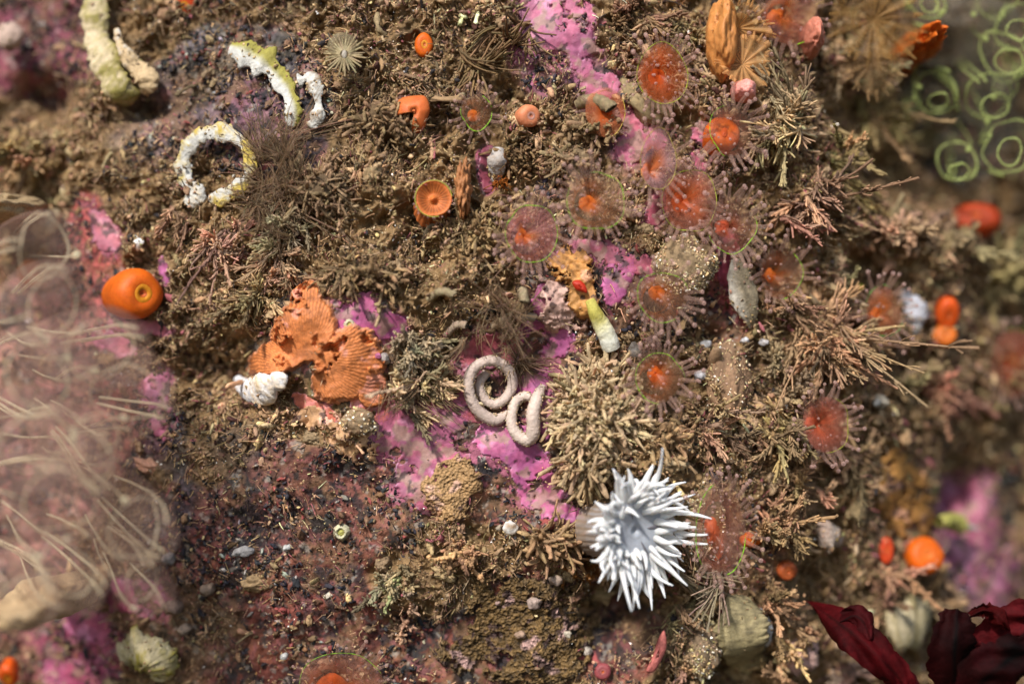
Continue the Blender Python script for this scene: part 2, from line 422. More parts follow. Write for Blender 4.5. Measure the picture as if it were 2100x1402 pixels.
def tubes(P, R, sides=6, ref=None, rg=None, cap=True, squash=1.0):
    """P (S,K,3) centre lines, R (S,K) radii -> verts, faces of S tapered tubes"""
    P = np.asarray(P, float); R = np.asarray(R, float)
    if P.ndim == 2: P = P[None]; R = R[None]
    S, K, _ = P.shape
    Tn = np.gradient(P, axis=1) if K > 1 else P
    Tn /= np.linalg.norm(Tn, axis=2, keepdims=True) + 1e-9
    if ref is None:
        r_ = (rg or rng).normal(size=(S, 3))
        t0 = P[:, -1] - P[:, 0]; t0 /= np.linalg.norm(t0, axis=1, keepdims=True) + 1e-9
        r_ = np.cross(t0, r_); r_ /= np.linalg.norm(r_, axis=1, keepdims=True) + 1e-9
    else:
        r_ = np.tile(np.asarray(ref, float), (S, 1))
    N = np.cross(Tn, r_[:, None, :]); N /= np.linalg.norm(N, axis=2, keepdims=True) + 1e-9
    B = np.cross(Tn, N)
    a = np.arange(sides) / sides * 2 * math.pi
    ring = P[:, :, None, :] + R[:, :, None, None] * (np.cos(a)[None, None, :, None] * N[:, :, None, :] + squash * np.sin(a)[None, None, :, None] * B[:, :, None, :])
    V = ring.reshape(-1, 3)
    s, k, j = np.meshgrid(np.arange(S), np.arange(K - 1), np.arange(sides), indexing='ij')
    b = s * K * sides + k * sides
    j2 = (j + 1) % sides
    F = [np.stack([b + j, b + j2, b + sides + j2, b + sides + j], -1).reshape(-1, 4)]
    if cap:
        tip = P[:, -1] + Tn[:, -1] * R[:, -1:] * 0.7
        V = np.concatenate([V, tip])
        s, j = np.meshgrid(np.arange(S), np.arange(sides), indexing='ij')
        e = s * K * sides + (K - 1) * sides
        F.append(np.stack([e + j, e + (j + 1) % sides, S * K * sides + s], -1).reshape(-1, 3))
    return V, F
def tube_cols(c, S, K, sides, cap=True):
    """c (S,3) or (S,K,3) colours -> per vertex"""
    c = np.asarray(c, float)
    if c.ndim == 2: c = np.repeat(c[:, None, :], K, 1)
    v = np.repeat(c[:, :, None, :], sides, 2).reshape(-1, c.shape[-1])
    if cap: v = np.concatenate([v, c[:, -1]])
    return v

def ico(sub=2):
    import bmesh
    bm = bmesh.new(); bmesh.ops.create_icosphere(bm, subdivisions=sub, radius=1)
    V = np.array([v.co[:] for v in bm.verts]); F = np.array([[v.index for v in f.verts] for f in bm.faces]); bm.free()
    return V, F
ICO = {i: ico(i) for i in (1, 2, 3, 4, 5)}

def blob(center, rad, sub=3, amp=0.25, freq=1.5, seed=0, oct=3, R=None):
    V, F = ICO[sub]
    d = 0; a = 1; f = freq
    for i in range(oct):
        d = d + a * n3(V[:, 0] * f + seed * 3.1, V[:, 1] * f, V[:, 2] * f, seed + i); a *= 0.55; f *= 2
    W = V * (1 + amp * d)[:, None] * np.asarray(rad, float)
    if R is not None: W = W @ np.asarray(R).T
    return W + np.asarray(center, float), F

def frame(n, up=(0, 0, 1)):
    """matrix whose third column is n"""
    n = Vector(n).normalized(); u = Vector(up)
    if abs(n.dot(u)) > 0.97: u = Vector((1, 0, 0))
    x = u.cross(n).normalized(); y = n.cross(x)
    return np.array([x, y, n]).T

def lathe(profile, seg, origin, R, wob=0, seed=0, closed_top=False):
    """profile [(r, h)...] spun round the third axis of R"""
    prof = np.array(profile, float); a = np.arange(seg) / seg * 2 * math.pi
    K = len(prof)
    rr = prof[:, 0][:, None] * (1 + wob * n2(np.cos(a) * 1.6 + seed, np.sin(a) * 1.6, seed)[None, :])
    L_ = np.stack([rr * np.cos(a), rr * np.sin(a), np.repeat(prof[:, 1][:, None], seg, 1)], -1).reshape(-1, 3)
    V = L_ @ R.T + np.array(origin)
    k, j = np.meshgrid(np.arange(K - 1), np.arange(seg), indexing='ij'); j2 = (j + 1) % seg
    F = np.stack([k * seg + j, k * seg + j2, (k + 1) * seg + j2, (k + 1) * seg + j], -1).reshape(-1, 4)
    return V, F

def jit(c, n, amt=0.2, rg=None):
    rg = rg or rng
    return np.clip(np.asarray(c)[None, :] * (1 + rg.normal(0, amt, (n, 1))) * (1 + rg.normal(0, amt * 0.25, (n, 3))), 0.003, 0.95)

# ================================================================ THE WALL
mb = MB()
V = np.stack([XX, -H, ZZ], -1).reshape(-1, 3)
i, j = np.meshgrid(np.arange(NX - 1), np.arange(NZ - 1)); b = j * NX + i
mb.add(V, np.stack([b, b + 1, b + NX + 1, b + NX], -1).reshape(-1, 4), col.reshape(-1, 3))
# an outer skirt carries the wall far past the picture
q = []
for (x, z) in [(-60, -45), (60, -45), (60, 45), (-60, 45)]: q.append((x, 9.0, z))
e = [(GX0, 5.5, GZ0), (GX1, 9.5, GZ0), (GX1, 9.5, GZ1), (GX0, 5.5, GZ1)]
mb.add(q + e, np.array([[0, 1, 5, 4], [1, 2, 6, 5], [2, 3, 7, 6], [3, 0, 4, 7]]), (0.12, 0.08, 0.05))
rock = mb.build("rock", M_rock)
rock["kind"] = "structure"

# ---------------------------------------------------------------- thin crusts spread over the wall
def crust(name, ells, color, mat, label, cat, group=None, thick=0.045, seed=3, rim=(0.62, 0.40, 0.50), rimw=0.022, sp=0.028, vary=0.3, stria=None, lump=0.03, ragged=1.0):
    pts = np.array([(*wall_xz(cx, cy), max(rx, ry) / 100 * 1.45 + 0.15) for cx, cy, rx, ry, t in ells])
    x0, x1 = (pts[:, 0] - pts[:, 2]).min(), (pts[:, 0] + pts[:, 2]).max()
    z0, z1 = (pts[:, 1] - pts[:, 2]).min(), (pts[:, 1] + pts[:, 2]).max()
    gx_, gz_ = np.arange(x0, x1, sp), np.arange(z0, z1, sp)
    x, z = np.meshgrid(gx_, gz_); nx, nz = len(gx_), len(gz_)
    f = crust_field(ells, x, z, seed, ragged)
    off = np.clip(f * 1.3, -0.08, thick) + lump * fbm(x, z, 3.0, 3, seed + 40) * (f > 0)
    if stria is not None:
        off = off + stria(x, z)[0] * (f > 0)
    Vv = np.stack([x, -(samp(H, x, z) + off), z], -1).reshape(-1, 3)
    c = np.array(color) * (1 + vary * 1.3 * fbm(x, z, 1.5, 4, seed + 50) + 0.3 * fbm(x, z, 7, 3, seed + 51))[..., None]
    c = c + np.array((0.16, 0.10, 0.12)) * (sstep(0.28, 0.45, fbm(x, z, 3.0, 4, seed + 55)))[..., None]
    if stria is not None: c = c * stria(x, z)[1][..., None]
    r = (np.exp(-((f - 0.03) / rimw) ** 2) * 0.55)[..., None]
    c = c * (1 - r) + np.array(rim) * r
    if color[2] > color[1]:
        mv = sstep(-0.2, 0.3, fbm(x, z, 2.2, 4, seed + 61))[..., None]; c = c * (1 - mv) + c * np.array((0.80, 0.88, 0.98)) * mv
    sl = 0.75 * (sstep(0.12, 0.35, fbm(x, z, 4.2, 4, seed + 57)) * (color[2] > color[1]))[..., None]
    c = c * (1 - sl) + np.array((0.26, 0.17, 0.12)) * sl
    # dark pinholes of the crust
    pin = sstep(0.30, 0.40, fbm(x, z, 5.5, 4, seed + 53))[..., None]
    pin = pin * (0.85 if ragged == 1.0 else 0.25)
    c = c * (1 - pin) + np.array((0.04, 0.02, 0.02)) * pin
    ii, jj = np.meshgrid(np.arange(nx - 1), np.arange(nz - 1)); b = jj * nx + ii
    F = np.stack([b, b + 1, b + nx + 1, b + nx], -1).reshape(-1, 4)
    keep = (off.reshape(-1)[F] > -0.05).any(1); F = F[keep]
    if len(F) == 0: return None
    used = np.unique(F); mp = np.zeros(nx * nz, int); mp[used] = np.arange(len(used))
    px, py = ells[0][0], ells[0][1]
    o = MB().add(Vv[used], mp[F], np.clip(c, 0.003, 0.95).reshape(-1, 3)[used]).build(name, mat, origin=tuple(at(px, py)))
    return tag(o, label, cat, group)

PC = (0.38, 0.085, 0.19)
PG = "pink coralline crusts on the rock"
def pink(k, label, c=PC, **kw):
    return crust("coralline_crust", PINK[k], c, M_pink, label, "coralline alga", PG, **kw)
pink('a', "ragged pink coralline crust touching the right edge of the orange fan crust")
pink('b', "largest mauve pink crust, spread below the silty lump left of the two egg coils", (0.38, 0.097, 0.155))
pink('c', "bright pink crust running from under the small egg loop down to the white anemone")
pink('d', "bright pink crust between the round egg coil and the yellow white tube")
pink('e', "pink crust with pale ruffled edge right beside the small egg loop")
pink('f', "small upright pink crust just left of the fuzzy orange patch")
pink('g', "smooth pink crust islet on dark rock right of the red flake")
pink('h', "broken pink streaks crossing dark rock above the pink islet", (0.37, 0.091, 0.129))
pink('i', "violet pink crust at the top edge under brown feathery growth", (0.37, 0.097, 0.163))
pink('j', "pinkish violet crust on the slope left of the topmost orange jewel anemone", (0.35, 0.097, 0.155))
pink('k', "pink crust between the half hidden orange anemone and its pale neighbour", (0.37, 0.091, 0.129))
pink('l', "narrow dark pink crust left of the white knob in the turf", (0.28, 0.063, 0.095))
pink('m', "blurred mauve pink crust at the lower right, beneath the yellow shell", (0.30, 0.083, 0.129))
pink('n', "purple pink crust edge beside the clear squirts and dark rubble", (0.37, 0.097, 0.163))
pink('o', "thin pink crust just below the big orange barrel on the left", (0.38, 0.104, 0.138))
pink('p', "small pointed pink crust at the right shoulder of the big orange barrel")
pink('q', "magenta crust at the bottom left corner under the clear squirts", (0.33, 0.063, 0.120))
pink('r', "hot pink crust at the top of the long grey shell", (0.41, 0.063, 0.095))
pink('s', "small pink crust showing between the two front jewel anemones", (0.37, 0.076, 0.103))
pink('t', "pink crust edge left of the smooth orange ball anemone", (0.37, 0.083, 0.129))
pink('u', "thin rosy crust around the upper left side of the round egg coil", (0.33, 0.076, 0.095))
pink('v', "blurred pink crust left of the brown turf and above the big orange barrel", (0.37, 0.104, 0.129))
pink('w', "salmon pink crust along the lower edge of the orange fan crust", (0.41, 0.118, 0.077))

def fan_stria(x, z):
    c = at(625, 745)
    a = np.arctan2(z - c.z, x - c.x); r = np.hypot(z - c.z, x - c.x)
    a = a + 0.10 * fbm(x, z, 1.2, 3, 5)
    a = a + 0.012 * n2(x * 14, z * 14, 6)
    s = np.sin(a * 104) * 0.5 + 0.5
    cell = np.sin(r * 60 + 3 * np.sin(a * 52)) * 0.5 + 0.5
    v = s * (0.55 + 0.45 * cell)
    fade = sstep(0.1, 0.5, r)
    return 0.016 * v * fade + 0.12 * np.exp(-((r - 0.9) / 0.5) ** 2) + 0.05 * np.sin(a * 3 + 1.0) * sstep(0.2, 1.0, r), 0.62 + 0.62 * v * fade + 0.1
crust("encrusting_bryozoan", ORANGE_CRUST, (0.50, 0.165, 0.050), M_orcrust, "orange fan shaped crust with fine radiating rows left of the egg coils", "bryozoan",
      thick=0.16, seed=13, rim=(0.5, 0.28, 0.2), rimw=0.04, sp=0.016, ragged=0.05, stria=fan_stria, lump=0.02)
def cell_stria(x, z):
    v = fbm(x, z, 9.0, 2, 201)
    g = n2(x * 17, z * 17, 8) * 0.9 + 0.4 * n2(x * 30, z * 30, 9)
    return 0.025 * g + 0.03 * v, 1 + 0.75 * g + 0.6 * v
crust("mat_sponge", BROWN_MAT, (0.115, 0.068, 0.024), M_sponge, "dark olive brown mat with a fine net of cells at the bottom centre", "sponge",
      thick=0.14, seed=17, rim=(0.18, 0.12, 0.06), rimw=0.08, sp=0.02, stria=cell_stria, lump=0.06)
crust("mat_sponge", AMBER_PATCH, (0.42, 0.20, 0.05), M_sponge, "amber ochre smooth patch on the right above the round orange anemone", "sponge",
      thick=0.14, seed=19, rim=(0.45, 0.24, 0.08), lump=0.08, vary=0.5)
crust("tan_crust", TAN_CRUST, (0.42, 0.24, 0.12), M_orcrust, "flat tan crust below the orange fan and left of the big mauve crust", "bryozoan", thick=0.07, seed=23, rim=(0.55, 0.3, 0.2))
crust("fuzzy_crust", [(1170, 545, 34, 46, -30), (1190, 600, 30, 46, 0), (1205, 625, 18, 22, 0)], (0.50, 0.24, 0.07), M_orcrust,
      "fuzzy golden orange patch right above the yellow white tube", "sponge", thick=0.22, seed=29, rim=(0.55, 0.33, 0.15), lump=0.14, vary=0.5, sp=0.018)
crust("fuzzy_crust", [(1155, 650, 42, 34, 10), (1130, 600, 30, 26, 0)], (0.48, 0.30, 0.24), M_orcrust,
      "pale pinkish woolly patch left of the yellow white tube", "sponge", thick=0.16, seed=31, rim=(0.6, 0.45, 0.4), lump=0.12, sp=0.018)
crust("mat_sponge", [(1200, 1180, 50, 30, 0), (1230, 1160, 30, 40, 0)], (0.26, 0.10, 0.02), M_sponge,
      "rusty orange brown mat under the base of the white anemone", "sponge", thick=0.12, seed=37, rim=(0.3, 0.15, 0.06), lump=0.1)
crust("mat_sponge", [(930, 1010, 55, 55, 20)], (0.27, 0.16, 0.07), M_sponge,
      "fine brown silty mat below the tip of the big mauve crust", "sponge", thick=0.12, seed=39, rim=(0.3, 0.19, 0.1), lump=0.1)

# ---------------------------------------------------------------- silty turf: crumbs, lobes and threads nobody could count
def wall_points(n, dens, x0=-12.5, x1=12.5, z0=-8.8, z1=8.8, rg=rng):
    x = rg.uniform(x0, x1, n); z = rg.uniform(z0, z1, n)
    k = rg.random(n) < dens(x, z)
    x, z = x[k], z[k]
    return x, z, samp(H, x, z)

def scatter(mb, templates, P, S, colr, rg=rng, align=None):
    """copies of small templates baked with random turns; S (n,3) sizes"""
    n = len(P)
    q = rg.normal(size=(n, 4)); q /= np.linalg.norm(q, axis=1, keepdims=True)
    w, x, y, z = q.T
    R = np.stack([1 - 2 * (y * y + z * z), 2 * (x * y - z * w), 2 * (x * z + y * w),
                  2 * (x * y + z * w), 1 - 2 * (x * x + z * z), 2 * (y * z - x * w),
                  2 * (x * z - y * w), 2 * (y * z + x * w), 1 - 2 * (x * x + y * y)], -1).reshape(n, 3, 3)
    which = rg.integers(0, len(templates), n)
    for t, (tv, tf) in enumerate(templates):
        k = which == t
        if not k.any(): continue
        W = np.einsum('nij,nvj->nvi', R[k], tv[None] * S[k][:, None, :]) + P[k][:, None, :]
        m_ = k.sum()
        F = (tf[None] + (np.arange(m_) * len(tv))[:, None, None]).reshape(-1, tf.shape[1])
        mb.add(W.reshape(-1, 3), F, np.repeat(colr[k], len(tv), 0))

crumbs2 = [blob((0, 0, 0), (1, 0.75, 0.55), 2, 0.75, 1.6, s, 3) for s in range(10)]
crumbs1 = [blob((0, 0, 0), (1, 0.8, 0.6), 1, 0.6, 1.8, s + 40, 2) for s in range(6)]

clump = fbm(XX, ZZ, 1.5, 3, 131)
def dT(x, z): return samp(T, x, z) * np.clip(0.55 + 1.3 * samp(clump, x, z), 0.05, 1)
TUFC = np.array((0.385, 0.25, 0.135))
def turf_colours(x, z, n, rg):
    base = TUFC[None] * (1 + 0.8 * fbm(x, z, 0.7, 4, 140))[:, None]
    c = base * np.clip(rg.normal(1, 0.35, (n, 1)), 0.3, 2.2) * (1 + rg.normal(0, 0.07, (n, 3)))
    odd = rg.random(n)
    c[odd < 0.07] = np.array((0.10, 0.04, 0.03))
    c[(odd > 0.07) & (odd < 0.13)] = np.array((0.03, 0.024, 0.025))
    c[(odd > 0.13) & (odd < 0.16)] = np.array((0.36, 0.11, 0.12))
    c[odd > 0.95] *= 1.8
    return np.clip(c, 0.01, 0.8)
lumps = [blob((0, 0, 0), (1, 0.8, 0.7), 4, 0.5, 1.5, s + 70, 5) for s in range(8)]
mb = MB()
x, z, h = wall_points(1500, dT); n = len(x)
s = np.exp(rng.normal(-1.95, 0.33, n)); S = np.stack([s, s * rng.uniform(0.6, 1, n), s * rng.uniform(0.5, 0.9, n)], -1)
scatter(mb, lumps, np.stack([x, -(h + 0.03), z], -1), S, np.clip(TUFC * rng.uniform(0.7, 1.25, (n, 1)) * (1 + rng.normal(0, .05, (n, 3))), 0, .8))
x, z, h = wall_points(46000, dT); n = len(x)
lift = np.abs(rng.normal(0, 0.11, n)) * (0.4 + 1.2 * np.clip(samp(clump, x, z) + 0.4, 0, 1))
s = np.exp(rng.normal(-3.05, 0.45, n)); S = np.stack([s, s * rng.uniform(0.5, 1, n), s * rng.uniform(0.3, 0.9, n)], -1)
scatter(mb, crumbs2, np.stack([x, -(h + lift), z], -1), S, turf_colours(x, z, n, rng))
x, z, h = wall_points(80000, lambda a, b: np.clip(dT(a, b) + 0.12, 0, 1) * (1 - samp(crustmask, a, b) * 0.97)); n = len(x)
lift = np.abs(rng.normal(0, 0.10, n)); s = np.exp(rng.normal(-3.65, 0.35, n))
S = np.stack([s, s * rng.uniform(0.5, 1, n), s * rng.uniform(0.4, 1, n)], -1)
scatter(mb, crumbs1, np.stack([x, -(h + lift), z], -1), S, turf_colours(x, z, n, rng))
# little finger lobes and plates standing out of the turf, in tufts
x, z, h = wall_points(1500, lambda a, b: dT(a, b) * 0.9); n = len(x)
per = 5
bx_, bz_, bh = [np.repeat(a, per) for a in (x, z, h)]
dmain = np.repeat(rng.normal(size=(n, 3)) * np.array((1, 0.5, 1)) + np.array((0.1, -0.75, -0.1)), per, 0)
dd = dmain + rng.normal(0, 0.45, (n * per, 3)); dd /= np.linalg.norm(dd, axis=1, keepdims=True)
Ln = np.exp(rng.normal(-1.65, 0.4, n * per)); t = np.linspace(0, 1, 6)
curl = rng.normal(0, 0.35, (n * per, 3))
P0 = np.stack([bx_, -bh + 0.04, bz_], -1) + rng.normal(0, 0.04, (n * per, 3))
P = P0[:, None] + dd[:, None] * (Ln[:, None] * t)[..., None] + curl[:, None] * (Ln[:, None] * t * t)[..., None]
P = P + rng.normal(0, 0.008, P.shape)
R_ = (Ln * rng.uniform(0.07, 0.17, n * per))[:, None] * np.array((1.1, 0.9, 0.95, 1.0, 1.1, 1.0)) * rng.uniform(0.6, 1.4, (n * per, 6))
Vt, Ft = tubes(P, R_, 6, squash=0.6)
cc = turf_colours(bx_, bz_, n * per, rng) * 1.1
mb.add(Vt, Ft, tube_cols(cc, n * per, 6, 6))
# fine fuzz all over the turf
x, z, h = wall_points(85000, lambda a, b: np.clip(dT(a, b) * 1.2 + 0.08, 0, 1) * (1 - 0.9 * samp(crustmask, a, b)), -11.5, 11.5, -8, 8); n = len(x)
lean = np.stack([fbm(x, z, 0.9, 2, 301) * 2.2, -0.9 + 0 * x, fbm(x, z, 0.9, 2, 302) * 2.2], -1) + rng.normal(0, 0.45, (n, 3))
lean /= np.linalg.norm(lean, axis=1, keepdims=True); Lf = np.exp(rng.normal(-2.0, 0.35, n)); t = np.linspace(0, 1, 4)
P = np.stack([x, -h - np.abs(rng.normal(0, 0.09, n)), z], -1)[:, None] + lean[:, None] * (Lf[:, None] * t)[..., None] + rng.normal(0, 0.3, (n, 1, 3)) * (Lf[:, None] * t * t)[..., None]
Vt, Ft = tubes(P, rng.uniform(0.006, 0.014, (n, 1)) * np.array((1.2, 1, 0.9, 0.6)), 3, cap=False)
mb.add(Vt, Ft, tube_cols(np.clip(turf_colours(x, z, n, rng) * 1.15, 0, .8), n, 4, 3, cap=False))
tag(mb.build("silty_turf", M_turf), "brown silt covered turf of crumbs and short lobes over the whole rock", "turf", kind="stuff")

# loose sand and shell grit
mb = MB()
x, z, h = wall_points(52000, lambda a, b: np.clip(0.25 + 0.75 * samp(T, a, b), 0, 1) * np.clip(0.5 + 1.6 * samp(clump, a + 3, b - 2), 0.03, 1) * (1 - 0.9 * samp(crustmask, a, b))); n = len(x)
s = np.exp(rng.normal(-4.15, 0.35, n)); S = np.stack([s, s * rng.uniform(0.6, 1, n), s * rng.uniform(0.4, 1, n)], -1)
cc = jit((0.50, 0.36, 0.19), n, 0.35); o_ = rng.random(n)
cc[o_ > 0.93] = (0.80, 0.78, 0.74); cc[o_ < 0.1] = (0.60, 0.32, 0.12); cc[(o_ > 0.1) & (o_ < 0.2)] = (0.05, 0.045, 0.05)
scatter(mb, crumbs1, np.stack([x, -(h + np.abs(rng.normal(0.02, 0.09, n))), z], -1), S, cc)
tag(mb.build("sand_grains", M_grain, smooth=False), "glinting sand and shell grit scattered over the turf and crusts", "sand", kind="stuff")

# black and grey rubble on the bare red crust
mb = MB()
x, z, h = wall_points(60000, lambda a, b: (samp(Tz, a, b) < 0.5) * (1 - samp(crustmask, a, b)) * np.clip(0.12 + 3.0 * fbm(a, b, 1.6, 3, 151), 0.03, 1)); n = len(x)
s = np.exp(rng.normal(-3.2, 0.45, n)); S = np.stack([s, s * rng.uniform(0.5, 1, n), s * rng.uniform(0.4, 0.9, n)], -1)
cc = jit((0.03, 0.028, 0.033), n, 0.4); o_ = rng.random(n)
cc[o_ > 0.72] = jit((0.18, 0.10, 0.055), (o_ > 0.72).sum(), 0.3); cc[o_ > 0.95] = jit((0.38, 0.34, 0.29), (o_ > 0.95).sum(), 0.3); cc[(o_ > 0.66) & (o_ < 0.72)] = (0.30, 0.07, 0.06)
scatter(mb, crumbs2, np.stack([x, -(h + rng.uniform(-0.01, 0.05, n)), z], -1), S, cc)
tag(mb.build("dark_rubble", M_turf), "black and grey specks and flakes on the bare red rock", "rubble", kind="stuff")

# ================================================================ ANIMALS AND PLANTS, ONE BY ONE
def rs(seed): return np.random.default_rng(seed)

def pxv(dx, dy, out=0.0):
    """a direction given as seen in the photograph (right, down) with a lean out of the wall"""
    return np.array((dx, -out, -dy), float)

# ---------------------------------------------------------------- bushy bryozoan / hydroid tufts
def tuft(name, px, py, d, label, cat="bryozoan", n=70, L=0.8, r=0.028, spread=0.6, color=(0.30, 0.21, 0.12), curl=0.3, mat=None, off=0.1,
         out=0.6, fork=2, seed=0, group=None, base_r=0.22, droop=0.0, tipc=1.15, hair=False):
    """bundles of wandering branches; each bundle shares a root and a lean"""
    g = rs(seed + int(px * 7 + py))
    b = at(px, py, off); B = np.array(b)
    d = np.array(pxv(d[0], d[1], out)); d /= np.linalg.norm(d) + 1e-9
    nb = max(5, n // 9); bd = d[None] + g.normal(0, spread, (nb, 3)); bd[:, 1] = np.minimum(bd[:, 1], 0.0) * 0.8
    bL = g.uniform(0.5, 1.1, nb); broot = g.normal(0, 1, (nb, 3)) * np.array((base_r, 0.08, base_r)) + d[None] * g.uniform(-0.1, 0.45, (nb, 1)) * L * 0.6
    bcurl = g.normal(0, 0.7, (nb, 3)) * (0.5 + curl)
    m = MB()
    if not hair:
        # main stems wander out of the root, short blunt branchlets crowd along them
        r = r * 0.8; nm = max(12, n // 4); w = g.integers(0, nb, nm)
        dd = bd[w] + g.normal(0, 0.3, (nm, 3)); dd /= np.linalg.norm(dd, axis=1, keepdims=True)
        Ln = L * 0.8 * bL[w] * g.uniform(0.6, 1.1, nm)
        cu = bcurl[w] + g.normal(0, 0.5, (nm, 3)); K = 10; t = np.linspace(0, 1, K)
        start = B[None] + broot[w] + g.normal(0, 0.05, (nm, 3))
        wig = np.cumsum(g.normal(0, r * 0.6, (nm, K, 3)), 1)
        P = start[:, None] + dd[:, None] * (Ln[:, None] * t)[..., None] + cu[:, None] * (Ln[:, None] * t * t)[..., None] + wig
        R_ = r * 1.15 * g.uniform(0.8, 1.3, (nm, 1)) * np.linspace(1.3, 0.8, K)[None] * g.uniform(0.75, 1.3, (nm, K))
        c0 = jit(np.array(color) * (1 + g.normal(0, 0.06, 3)), nm, 0.22, g) * g.uniform(0.75, 1.2, nb)[w][:, None]
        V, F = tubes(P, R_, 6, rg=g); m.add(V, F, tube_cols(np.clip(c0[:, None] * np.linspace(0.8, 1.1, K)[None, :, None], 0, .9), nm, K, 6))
        per = 20; q = nm * per; wm = np.repeat(np.arange(nm), per); kk = g.integers(1, K - 1, q)
        st = P[wm, kk]; tn = P[wm, kk + 1] - P[wm, kk]; tn /= np.linalg.norm(tn, axis=1, keepdims=True) + 1e-9
        pr = g.normal(size=(q, 3)); pr -= (pr * tn).sum(1, keepdims=True) * tn; pr /= np.linalg.norm(pr, axis=1, keepdims=True) + 1e-9
        ang = g.uniform(0.3, 1.1, (q, 1)); d2 = tn * np.cos(ang) + pr * np.sin(ang); d2[:, 1] -= 0.12
        L2 = np.clip(L, .5, 1.2) * g.uniform(0.10, 0.30, q) * (1.15 - 0.5 * kk / K) * (1 + 2 * r); t2 = np.linspace(0, 1, 6)
        Q = st[:, None] + d2[:, None] * (L2[:, None] * t2)[..., None] + (tn * 0.6 - pr * 0.4 + g.normal(0, 0.3, (q, 3)))[:, None] * (L2[:, None] * t2 * t2)[..., None] + np.cumsum(g.normal(0, r * 0.15, (q, 6, 3)), 1)
        R2 = r * g.uniform(0.5, 0.95, (q, 1)) * np.array((1, .9, .9, .95, 1.0, .9)) * g.uniform(0.75, 1.3, (q, 6))
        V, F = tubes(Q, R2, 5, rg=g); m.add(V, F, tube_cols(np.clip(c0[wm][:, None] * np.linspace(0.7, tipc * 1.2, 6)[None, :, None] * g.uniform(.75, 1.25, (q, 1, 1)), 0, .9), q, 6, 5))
        qq = nm * 14; w2 = g.integers(0, nm, qq); k2 = g.integers(0, K, qq); s_ = np.exp(g.normal(math.log(r * 0.9), 0.4, qq))
        scatter(m, crumbs1, P[w2, k2] + g.normal(0, r * 1.6, (qq, 3)), np.stack([s_, s_ * .8, s_ * .6], -1), np.clip(c0[w2] * g.uniform(.75, 1.35, (qq, 1)), 0, .9), g)
    else:
        w = g.integers(0, nb, n)
        dd = bd[w] + g.normal(0, 0.26, (n, 3)); dd /= np.linalg.norm(dd, axis=1, keepdims=True)
        Ln = L * 0.8 * bL[w] * g.uniform(0.7, 1.1, n); cu = bcurl[w] + g.normal(0, curl * 0.7, (n, 3))
        K = 9; t = np.linspace(0, 1, K)
        P = (B[None] + broot[w] + g.normal(0, 0.035, (n, 3)))[:, None] + dd[:, None] * (Ln[:, None] * t)[..., None] + cu[:, None] * (Ln[:, None] * t * t)[..., None] + np.cumsum(g.normal(0, r * 0.5, (n, K, 3)), 1)
        V, F = tubes(P, r * g.uniform(0.75, 1.3, (n, 1)) * np.linspace(1.2, 0.7, K)[None], 5, rg=g)
        m.add(V, F, tube_cols(jit(color, n, 0.2, g), n, K, 5))
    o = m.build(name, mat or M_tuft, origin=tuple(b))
    return tag(o, label, cat, group)

